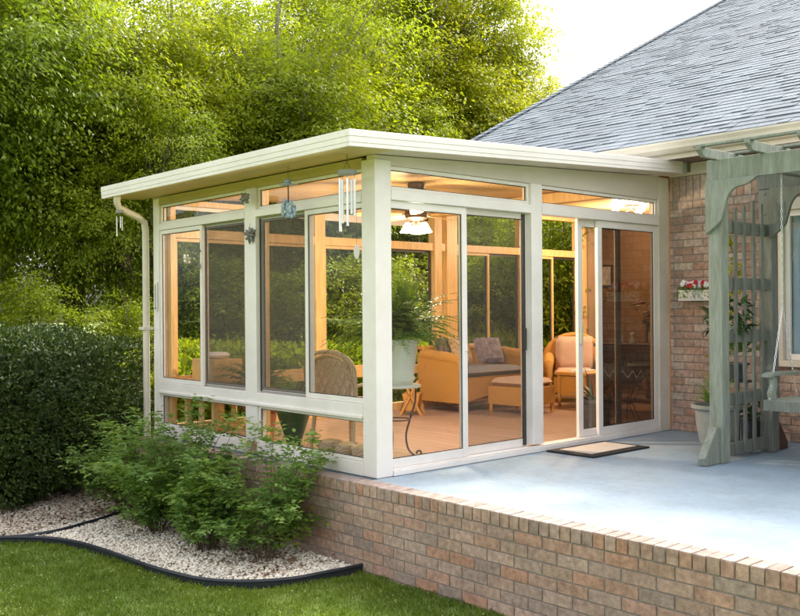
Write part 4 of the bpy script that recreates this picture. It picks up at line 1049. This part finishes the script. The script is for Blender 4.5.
V, F = leaves(P, Dd, rng.normal(0, 1, (n, 3))+[0, 0, 1], rng.uniform(.02, .04, n), rng.uniform(.012, .02, n)); V -= np.array([HX, -.34, 1.37])
npmesh('leaves', V, F, LEAF_S, fb)
# urn planter left of the arbor
potted('urn_planter', 'grey white urn with ribbed sides and green plant against the brick wall', (3.0, -1.15, 0), [(.14, 0), (.15, .03), (.13, .05), (.15, .09), (.18, .25), (.19, .38), (.225, .40), (.225, .425), (.20, .43), (.18, .39), (.01, .38)], URN, plantmb=blade_set((0, 0, .40), 34, .34, .035, 21, (35, 85), .9), leafm=LEAF_S, cat_='planter')
m = MB()
# arbor swing frame -------------------------------------------------
ar = thing('arbor_frame', 'sage green wooden arbor with trellis side and overhead rafters on the patio', 'arbor', (3.1, -1.42, 0))
AX0, AX1, AY, BY = 2.50, 3.37, -1.42, -3.9
for yy in (AY, BY):
    for xx in (AX0, AX1):
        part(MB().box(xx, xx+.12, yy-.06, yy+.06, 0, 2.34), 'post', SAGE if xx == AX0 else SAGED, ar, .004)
for yy in (AY,):
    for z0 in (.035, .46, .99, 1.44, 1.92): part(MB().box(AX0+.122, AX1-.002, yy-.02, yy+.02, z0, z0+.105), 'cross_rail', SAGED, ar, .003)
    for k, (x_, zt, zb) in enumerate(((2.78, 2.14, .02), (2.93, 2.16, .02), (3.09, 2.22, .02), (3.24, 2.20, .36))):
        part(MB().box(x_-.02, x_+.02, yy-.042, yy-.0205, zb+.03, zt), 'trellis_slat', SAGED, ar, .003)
# feet braces
part(MB().prism([(AX0-.22, 0), (AX0-.002, 0), (AX0-.002, .30), (AX0-.05, .30), (AX0-.24, .06)], 'Y', AY-.035, AY+.035), 'foot_brace', SAGE, ar, .004)
part(MB().prism([(AX1+.122, 0), (AX1+.34, 0), (AX1+.33, .07), (AX1+.122, .33)], 'Y', AY-.035, AY+.035), 'foot_brace', plain('red_brown_stained_brace', (.07, .03, .025), .6, .2), ar, .004)
for xx in (AX0, AX1):
    bb = MB()
    for zz in (1.98, 2.12, 2.30): bb.ball((xx-.004 if zz > 2.2 else xx-.003, AY, zz), .011, 8, (.5, 1, 1))
    part(bb, 'bolt_heads', PEWTER, ar, smooth=True)
# beams along Y with curved brackets
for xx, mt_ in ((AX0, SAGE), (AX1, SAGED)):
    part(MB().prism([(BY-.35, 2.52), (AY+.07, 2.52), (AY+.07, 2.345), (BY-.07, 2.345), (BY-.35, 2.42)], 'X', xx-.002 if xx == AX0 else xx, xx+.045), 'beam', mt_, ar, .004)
def bracket(x_, y_, s, mat):
    """curved brace from post y_ going in direction s*Y up to the beam"""
    P = catmull([Vector((a, b, 0)) for a, b in ((0, 1.90), (.13, 2.0), (.165, 2.09), (.20, 2.20), (.26, 2.265), (.37, 2.29), (.46, 2.343))], 5)
    o = [(s*p.x, p.y) for p in P] + [(0, 2.343)]
    return MB().prism([(y_+a, b) for a, b in (o if s > 0 else o)], 'X', x_-.045, x_-.003)
part(bracket(AX0, AY+.06, -1, SAGE), 'curved_bracket', SAGE, ar, .003)
part(bracket(AX0, BY-.06, 1, SAGE), 'curved_bracket', SAGE, ar, .003)
part(bracket(AX1, AY-.06, -1, SAGED), 'curved_bracket', SAGED, ar, .003)
part(bracket(AX1, BY+.06, 1, SAGED), 'curved_bracket', SAGED, ar, .003)
k = AY+.0
while k > BY-.3:
    part(MB().prism([(AX0-.26, 2.60), (AX0-.26, 2.575), (AX0-.18, 2.522), (AX1+.30, 2.522), (AX1+.38, 2.575), (AX1+.38, 2.60)], 'Y', k-.02, k+.02), 'rafter', SAGE, ar, .003); k -= .42
for x_ in (AX0-.20, AX0+.35, AX0+.85, AX1+.2): part(MB().box(x_-.03, x_+.03, BY-.45, AY+.06, 2.602, 2.622), 'top_batten', SAGE, ar, .003)
# swing bench hanging from the arbor
sw = thing('swing_bench', 'sage green slatted swing bench hanging on chains from the arbor', 'swing bench', (3.1, -2.6, .42))
SY0, SY1, SXf, SXb = -3.45, -1.80, 2.90, 3.42
m = MB()
for k in range(6): m.box(SXf+k*.088, SXf+k*.088+.07, SY0, SY1, .445, .465)
part(m, 'seat_slats', SAGE, sw, .003)
part(MB().box(SXf-.022, SXf-.002, SY0, SY1, .38, .465).box(SXf, SXb, SY1-.05, SY1-.01, .39, .443).box(SXf, SXb, SY0+.01, SY0+.05, .39, .443), 'seat_frame', SAGED, sw, .003)
m = MB()
for k in range(14): yy = SY0+.08+k*.115; m.bar((SXb, yy, .46), (SXb+.16, yy, .90), .018, .06)
part(m, 'back_slats', SAGE, sw)
part(MB().bar((SXb+.17, SY0, .90), (SXb+.17, SY1, .90), .03, .08), 'back_rail', SAGE, sw)
for yy in (SY1-.03, SY0+.03):
    part(MB().prism([(SXf-.03, .65), (SXf-.03, .675), (SXf+.05, .69), (SXb+.08, .675), (SXb+.08, .65), (SXf+.05, .66)], 'Y', yy-.04, yy+.04), 'armrest', SAGE, sw, .003)
    part(MB().prism([(SXf+.04, .45), (SXf+.02, .52), (SXf+.06, .58), (SXf+.05, .655), (SXf+.12, .655), (SXf+.13, .57), (SXf+.10, .52), (SXf+.14, .45)], 'Y', yy-.02, yy+.02), 'arm_support', SAGE, sw, .003)
    knot = Vector((3.16, yy, 1.22))
    for bot, top in ((Vector((SXf+.02, yy, .44)), knot), (Vector((SXb, yy, .44)), knot), (knot, Vector((3.16, yy, 2.345)))):
        m = MB(); dd = (top-bot).normalized(); n_ = int((top-bot).length/.034)
        for k in range(n_):
            c_ = bot.lerp(top, (k+.5)/n_); s_ = Vector((0, 1, 0)) if k % 2 else dd.cross(Vector((0, 1, 0))).normalized()
            m.tube([c_+dd*.020*math.cos(t)+s_*.007*math.sin(t) for t in np.linspace(0, 6.283, 9)], .0022, 4, cap=False)
        part(m, 'chain', CHROME, sw)
part(MB().box(AX0+.05, AX1-.002, SY1-.035, SY1+.045, 2.405, 2.46), 'hanger_beam', SAGED, ar)
part(MB().box(AX0+.05, AX1-.002, SY0+.035, SY0+.105, 2.405, 2.46), 'hanger_beam', SAGED, ar)
sw.location = (2.86, -2.56, .49)
# potted plants behind the trellis
def leafy(seed, n, R_, H, z0, L=(.06, .11)):
    r = np.random.default_rng(seed); a = r.uniform(0, 6.28, n); rad = R_*np.sqrt(r.random(n)); z = z0+H*r.random(n)
    P = np.stack([rad*np.cos(a), rad*np.sin(a), z], 1); Dd = np.stack([np.cos(a), np.sin(a), r.normal(0, .5, n)-.2], 1)+r.normal(0, .3, (n, 3))
    return leaves(P, Dd, np.array([[0, 0, 1.]])+r.normal(0, .35, (n, 3)), r.uniform(*L, n), r.uniform(L[0]*.45, L[1]*.5, n))
hb = potted('hanging_planter', 'small white pot with broad dark green leaves hung on the trellis', (2.93, -1.29, 1.03), [(.05, 0), (.07, .11), (.075, .12), (.065, .12), (.06, .10), (.01, .09)], WHITE, leafdata=leafy(3, 150, .17, .26, .06, (.07, .13)), leafm=LEAF_D)
MB().tube([(0, .06, .11), (0, -.12, .20)], .003, 5).build('hook', IRON, hb)
ps = thing('iron_pot_stand', 'tall black iron plant stand behind the trellis', 'plant stand', (3.26, -1.20, 0), world=False)
for k in range(3):
    a = R(120*k+20); MB().tube([(.11*math.cos(a), .11*math.sin(a), .62), (.07*math.cos(a), .07*math.sin(a), .3), (.15*math.cos(a), .15*math.sin(a), 0)], .007, 6).build('leg', IRON, ps, smooth=True)
MB().lathe([(.01, 0), (.14, 0), (.14, .012), (.01, .012)], (0, 0, .62), 24).build('plate', IRON, ps)
V, F, st = frond_set((0, 0, .15), 30, .5, 1.2, 77, .07, .03, 12, elev=(40, 88), droop=.7)
potted('climbing_pot_plant', 'dark pot with tall leafy stems on the iron stand behind the trellis', (3.26, -1.20, .633), pot_profile(.07, .10, .16), DKPOT, leafdata=(V, F), leafm=LEAF_S)
potted('trellis_floor_pot', 'dark round floor pot with short leaves behind the trellis', (3.72, -1.12, 0), pot_profile(.11, .14, .26), DKPOT, leafdata=leafy(13, 120, .17, .20, .26, (.05, .10)), leafm=LEAF_D)
vt = thing('climbing_vine', 'yellow green climbing vine on the upper trellis slats', 'vine', (3.0, -1.35, 1.1), world=False)
vst = catmull([Vector(p) for p in ((0, .25, -.35), (.05, .08, 0), (-.06, .04, .25), (.08, .04, .5), (-.04, .04, .75), (.02, .05, .9))], 5)
MB().tube(vst, .004, 5).build('stem', TWIG, vt)
Pn = np.array([list(p) for p in vst]); idx = rng.integers(0, len(Pn), 130); P = Pn[idx]+rng.normal(0, .035, (130, 3)); Dd = rng.normal(0, 1, (130, 3))-[0, 0, .5]
V, F = leaves(P, Dd, rng.normal(0, 1, (130, 3)), rng.uniform(.04, .08, 130), rng.uniform(.025, .045, 130)); npmesh('leaves', V, F, LEAF_Y, vt)

# ------------------------------------------------------------------ shrubs in the gravel bed
def shrub_mesh(seed, H, Rr, nst=20, L=.056):
    r = np.random.default_rng(seed); Ps = []; Ds = []; Ns = []; Ls = []; stems = []
    for i in range(nst):
        a = r.uniform(0, 6.283); lean = r.uniform(.05, 1.0)**.8; h = H*r.uniform(.4, 1.15)*(1-.35*lean**2)
        p = np.array([math.cos(a)*.06, math.sin(a)*.06, 0.]); d = np.array([math.cos(a)*lean*Rr/H*1.1, math.sin(a)*lean*Rr/H*1.1, 1.]); pts = [p.copy()]; K = 15
        for k in range(K):
            d = d/np.linalg.norm(d); p = p+d*h/K; d = d+r.normal(0, .08, 3)+np.array([math.cos(a), math.sin(a), -.4])*.05*lean; pts.append(p.copy())
            if k >= 4:
                for q in range(3 if k > 7 else 2):      # pinnate leaf
                    b = r.uniform(0, 6.283); ld = np.array([math.cos(b), math.sin(b), r.uniform(-.15, .7)]); ld /= np.linalg.norm(ld)
                    sd_ = np.cross(ld, [0, 0, 1.]); sd_ /= np.linalg.norm(sd_); LL = r.uniform(.08, .16)
                    for t in np.linspace(.3, 1, 4):
                        for s in (-1, 1):
                            Ps.append(p+ld*LL*t+np.array([0, 0, -.25*LL*t*t])); Ds.append(sd_*s+ld*.5+r.normal(0, .2, 3)); Ns.append(np.array([0, 0, 1.])+ld*.2+r.normal(0, .3, 3)); Ls.append(L*r.uniform(.7, 1.2))
                    Ps.append(p+ld*LL); Ds.append(ld); Ns.append(np.array([0, 0, 1.])+r.normal(0, .2, 3)); Ls.append(L*1.2)
        stems.append(pts)
    Ls = np.array(Ls); V, F = leaves(np.array(Ps), np.array(Ds), np.array(Ns), Ls, Ls*.52, .08); return V, F, stems
shr = []
for k, (sd_, H, Rr) in enumerate(((101, 1.22, .40), (102, 1.12, .38), (103, 1.30, .34))):
    t = thing('leafy_shrub', '', 'shrub', (0, 0, GZ), 'green shrubs in the white gravel bed', world=False)
    V, F, st = shrub_mesh(sd_, H, Rr); npmesh('foliage', V, F, LEAF_S, t)
    m = MB()
    for s_ in st: m.tube(s_[::2], [.006-.0006*i for i in range(len(s_[::2]))], 5)
    m.build('stems', TWIG, t); shr.append(t)
spots = [(0, -.62, .62, 0, 1.0, 'bushy green shrub nearest the brick ledge and the corner post'),
         (1, -.78, 1.20, 40, 1.0, 'low dense green shrub second from the brick ledge'),
         (2, -.60, 1.75, 90, 1.05, 'tall airy green shrub in front of the mullion, reaching above the sill'),
         (0, -.78, 2.05, 200, .85, 'green shrub in the middle left of the gravel bed'),
         (1, -.55, 2.55, 150, 1.0, 'blue green shrub before the far knee window'),
         (2, -.62, 3.0, 20, .9, 'loose shrub with pale tips beside the dark hedge')]
used = set()
for i, (k, x_, y_, rz, sc, lab) in enumerate(spots):
    sc *= .92
    o = shr[k] if k not in used else copy_tree(shr[k]); used.add(k)
    o.location = (x_, y_, GZ+.01); o.rotation_euler.z = R(rz); o.scale = (sc, sc, sc); o['label'] = lab
# dead leaves and low debris below shrubs
n = 900; P = np.stack([rng.normal(-.62, .2, n), rng.uniform(.2, 3.3, n), np.full(n, GZ+.035)+rng.uniform(0, .03, n)], 1); P = P[P[:, 0] < -.23]; n = len(P)
Dd = rng.normal(0, 1, (n, 3))*[1, 1, .3]; V, F = leaves(P, Dd, np.array([[0, 0, 1.]])+rng.normal(0, .4, (n, 3)), rng.uniform(.03, .06, n), rng.uniform(.015, .03, n))
tag(npmesh('leaf_litter', V, F, plain('brown_litter', (.16, .09, .05), .9, .4, 20)), 'brown fallen leaves lying under the shrubs', 'leaf litter', kind='stuff')

# ------------------------------------------------------------------ hedge
def hedge(name, label, c, half, H, n, lm, L, seed, stems=True, base=.06, p=5, group=None):
    r = np.random.default_rng(seed); t = thing(name, label, 'hedge', (c[0], c[1], GZ), group, world=False)
    u = r.normal(0, 1, (n, 3)); u /= (np.abs(u)**p).sum(1, keepdims=True)**(1/p)
    ph = r.uniform(0, 6, 6)
    lump = 1+.07*np.sin(u[:, 0]*7+ph[0])*np.sin(u[:, 1]*6+ph[1])+.06*np.sin(u[:, 2]*9+ph[2]+u[:, 0]*5)
    d = (1-np.abs(r.normal(0, .07, n)))*lump
    P = u*d[:, None]*[half[0], half[1], (H-base)/2]; P[:, 2] += base+(H-base)/2
    sprig = r.random(n) < .06; P[sprig] *= 1+r.uniform(.0, .06, (sprig.sum(), 1))
    k = P[:, 2] > .05; P = P[k]; u = u[k]; n = len(P)
    Dd = u+r.normal(0, .7, (n, 3))+[0, 0, .35]; Nn_ = u*.8+r.normal(0, .5, (n, 3))+[0, 0, .6]
    V, F = leaves(P, Dd, Nn_, r.uniform(*L, n), r.uniform(L[0]*.5, L[1]*.5, n), .1); npmesh('foliage', V, F, lm, t)
    # twiggy inner mass
    m = MB(); q = random.Random(seed)
    for i in range(90 if stems else 30):
        x0 = q.uniform(-.85, .85)*half[0]; y0 = q.uniform(-.7, .7)*half[1]
        m.tube([(x0*.85, y0*.85, 0), (x0*.95, y0*.95, H*.35), (x0+q.uniform(-.2, .2), y0+q.uniform(-.2, .2), H*.85)], [.022, .014, .005], 5)
    m.build('stems', BARK, t)
    # inner shaded leaf mass keeps the hedge opaque
    n2 = n//3; P2 = r.uniform(-.86, .86, (n2, 3))*[half[0], half[1], (H-base)/2]; P2[:, 2] += base+(H-base)/2
    V, F = leaves(P2, r.normal(0, 1, (n2, 3)), r.normal(0, 1, (n2, 3)), r.uniform(L[0]*1.6, L[1]*2, n2), r.uniform(L[0], L[1]*1.2, n2)); npmesh('inner_foliage', V, F, lm, t)
    return t
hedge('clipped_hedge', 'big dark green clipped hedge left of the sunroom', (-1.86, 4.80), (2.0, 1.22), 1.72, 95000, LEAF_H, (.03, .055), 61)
def at(u, d): x_, y_ = polar(u, d); return x_, y_

# ------------------------------------------------------------------ trees
def crown(seed, Rx, Rz, zc, nl=15, ncl=900, per=60, L=(.07, .12), droop=.5, lobe=.42, sig=.22, hollow=.55):
    r = np.random.default_rng(seed)
    c = r.normal(0, 1, (nl, 3)); c /= np.linalg.norm(c, axis=1, keepdims=True); c *= r.uniform(.45, .9, (nl, 1))
    c[0] = 0; lc = c*[Rx*.8, Rx*.8, Rz*.8]
    w_ = r.integers(0, nl, ncl); v = r.normal(0, 1, (ncl, 3)); v /= np.linalg.norm(v, axis=1, keepdims=True)
    lr = r.uniform(.7, 1.25, nl)*lobe
    q = lc[w_]+v*(lr[w_][:, None]*r.uniform(hollow, 1.0, (ncl, 1)))*[Rx, Rx, Rz*.75]
    q[:, 2] += zc; out = v*[1, 1, .25]+(q-[0, 0, zc])*.25/Rx; out = unit(out)
    n = ncl*per; ci = np.repeat(np.arange(ncl), per); t = r.uniform(-1, 1, n)
    O = out[ci]; sdv = unit(np.cross(O, np.tile([0, 0, 1.], (n, 1)))); sw_ = r.normal(0, sig*.5, n)
    P = q[ci]+O*(t*sig*1.6)[:, None]+sdv*sw_[:, None]+r.normal(0, sig*.22, (n, 3)); P[:, 2] -= droop*np.clip(t, 0, 1)**2*sig*1.5
    Dd = O*.6+sdv*np.sign(sw_)[:, None]*.8+r.normal(0, .4, (n, 3))-[0, 0, droop*.8]
    Nn_ = np.tile([0, 0, 1.], (n, 1))+O*.3+r.normal(0, .35, (n, 3))
    Lr = r.uniform(*L, n); V, F = leaves(P, Dd, Nn_, Lr, Lr*r.uniform(.35, .55, n), .05)
    return V, F, lc+[0, 0, zc]
def tree(name, label, seed, H, Rx, trunk_r, mat, bark, clear=.22, group='trees behind the sunroom', **kw):
    t = thing(name, label, 'tree', (0, 0, GZ), group, world=False)
    Rz = H*(1-clear)/2; zc = H*clear+Rz
    V, F, lc = crown(seed, Rx, Rz, zc, **kw); npmesh('crown', V, F, mat, t)
    q = random.Random(seed); m = MB(); pts = []
    for i in range(9): z = H*.84*i/8; pts.append(Vector((.12*math.sin(i*1.1+seed), .10*math.cos(i*.9+seed), z)))
    m.tube(pts, [trunk_r*(1-.93*(i/8))*(1.35 if i == 0 else 1) for i in range(9)], 10)
    for c_ in lc:
        z0 = max(H*.15, min(c_[2]*.62, H*.8)); i = min(8, int(z0/(H*.84)*8)); a = pts[i]; b = Vector(c_)
        mid = a.lerp(b, .5)+Vector((q.uniform(-.2, .2), q.uniform(-.2, .2), .25)); rr_ = trunk_r*.38*(1-.5*i/8)
        m.tube([a, a.lerp(mid, .6), mid, b], [rr_, rr_*.75, rr_*.55, rr_*.15], 7)
        for s in range(4):
            e_ = b+Vector((q.gauss(0, 1), q.gauss(0, 1), q.gauss(0, .6)+.2))*Rx*.3; m.tube([mid, mid.lerp(e_, .5)+Vector((0, 0, .1)), e_], [rr_*.4, rr_*.25, rr_*.06], 5)
    m.build('trunk', bark, t, smooth=True); return t
TA = tree('broadleaf_tree', '', 201, 9.5, 2.9, .20, LEAF_A, BARKL, .10, nl=18, ncl=1250, per=88, L=(.05, .10), sig=.27)
TB = tree('broadleaf_tree', '', 202, 8.0, 2.6, .16, LEAF_B, BARK, .05, nl=16, ncl=1150, per=85, L=(.045, .09), sig=.24, droop=.8)
TC = tree('slender_tree', '', 203, 11.5, 3.1, .17, LEAF_Y, BARKL, .16, nl=20, ncl=1150, per=72, L=(.06, .11), sig=.30, lobe=.33, hollow=.35)
TD = tree('sapling', '', 204, 4.2, 1.5, .06, LEAF_A, BARK, .05, nl=9, ncl=330, per=50, L=(.05, .09), sig=.2, group='young trees behind the sunroom')
TF = tree('sun_tinted_sapling', '', 206, 4.6, 1.7, .06, LEAF_Y, BARK, .0, nl=9, ncl=420, per=55, L=(.05, .09), sig=.2, group='young trees behind the sunroom')  # bright yellow leaf colour replaces the sunlight blocked by the house
TE = tree('understory_tree', '', 205, 3.6, 1.7, .07, LEAF_A, BARK, .0, nl=10, ncl=480, per=55, L=(.05, .10), sig=.2, group='young trees behind the sunroom')
ucnt = {}
def plant(T, u, d, sc, rz, lab, sz=None):
    o = T if T.name not in ucnt else copy_tree(T); ucnt[T.name] = 1
    x_, y_ = at(u, d); o.location = (x_, y_, GZ); o.rotation_euler.z = R(rz); o.scale = (sc, sc, sz or sc); o['label'] = lab
plant(TB, -40, 15.0, 1.12, 0, 'dark green tree at the far left edge of the photo')
plant(TB, 70, 15.5, 1.08, 100, 'dark drooping tree above the left part of the hedge')
plant(TA, 175, 17.0, 1.0, 30, 'mid green tree above the left end of the sunroom roof')
plant(TB, 150, 14.5, .70, 220, 'smaller dark tree right behind the hedge end')
plant(TA, 285, 17.0, 1.0, 150, 'large mid green tree above the middle of the side gutter')
plant(TA, -80, 20, 1.1, 70, 'tall mid green tree behind the dark tree at the left edge')
plant(TC, 10, 21, 1.15, 10, 'tall yellow green tree rising at the top left corner')
plant(TA, 395, 19.0, .80, 260, 'mid green tree behind the roof corner')
plant(TC, 455, 21.5, 1.02, 0, 'sunlit yellow green tree with visible grey trunk left of the roof gable')
plant(TC, 350, 24.0, 1.12, 120, 'tall yellow green tree behind the middle green ones')
plant(TC, 535, 24.0, .80, 200, 'small yellow tree half hidden by the shingle roof edge')
plant(TC, 500, 23.0, .93, 190, 'broad yellow green tree filling the canopy left of the roof edge')
plant(TA, 375, 26.0, 1.25, 15, 'tall green tree far behind the roof corner')
plant(TA, 235, 27.0, 1.35, 75, 'tall distant green tree behind the chime side of the roof')
plant(TC, 415, 21.0, .95, 75, 'bright yellow green tree behind the slender grey trunk')
plant(TA, 480, 18.0, .50, 330, 'low green tree just above the front fascia')
plant(TA, 560, 22.0, .62, 35, 'green tree behind the house seen through the right windows')
plant(TA, 120, 26, 1.05, 200, 'distant mid green tree filling the gap above the hedge')
plant(TB, 240, 25, 1.2, 300, 'distant dark tree behind the middle of the sunroom')
plant(TA, 700, 26, .8, 80, 'green tree hidden beyond the house roof')
plant(TA, -190, 18, 1.1, 310, 'mid green tree beyond the left frame edge')
plant(TD, 30, 12.8, .70, 0, 'light green sapling rising just behind the hedge at the left')
plant(TD, 120, 12.4, .62, 90, 'light green sapling behind the right part of the hedge')
plant(TE, 200, 14.0, .9, 0, 'leafy low tree seen through the far left window')
plant(TD, 260, 14.5, .8, 200, 'young tree seen through the screened window')
plant(TE, 330, 15.0, .95, 80, 'leafy low tree seen through the near left window')
plant(TE, 405, 15.5, .95, 160, 'leafy low tree seen through the first door panel')
plant(TF, 460, 16.5, .75, 40, 'yellow green young tree seen between loveseat and fan')
plant(TE, 505, 16.0, .95, 250, 'leafy low tree seen through the second door panel')
plant(TF, 562, 16.0, 1.05, 130, 'bright yellow green young tree seen through the open door')
plant(TD, 600, 17.0, 1.0, 10, 'young tree beyond the right rear window')
for i, (u, d, wd, lab) in enumerate(((190, 12.0, 1.6, 'green bush line seen through the far left window'), (330, 13.0, 2.0, 'green bush line seen through the near left window'), (470, 14.5, 2.0, 'green bush line seen through the door panels'), (575, 16.0, 1.8, 'green bush line seen behind the armchair'))):
    x_, y_ = at(u, d); h_ = hedge('garden_bush', lab, (x_, y_), (wd, .8), 1.5, 16000, LEAF_Y if i == 3 else LEAF_A, (.05, .09), 70+i, False, p=3, group='bushes behind the sunroom'); h_.rotation_euler.z = R(-12)  # last bush gets brighter leaves to look sunlit in the house's shadow
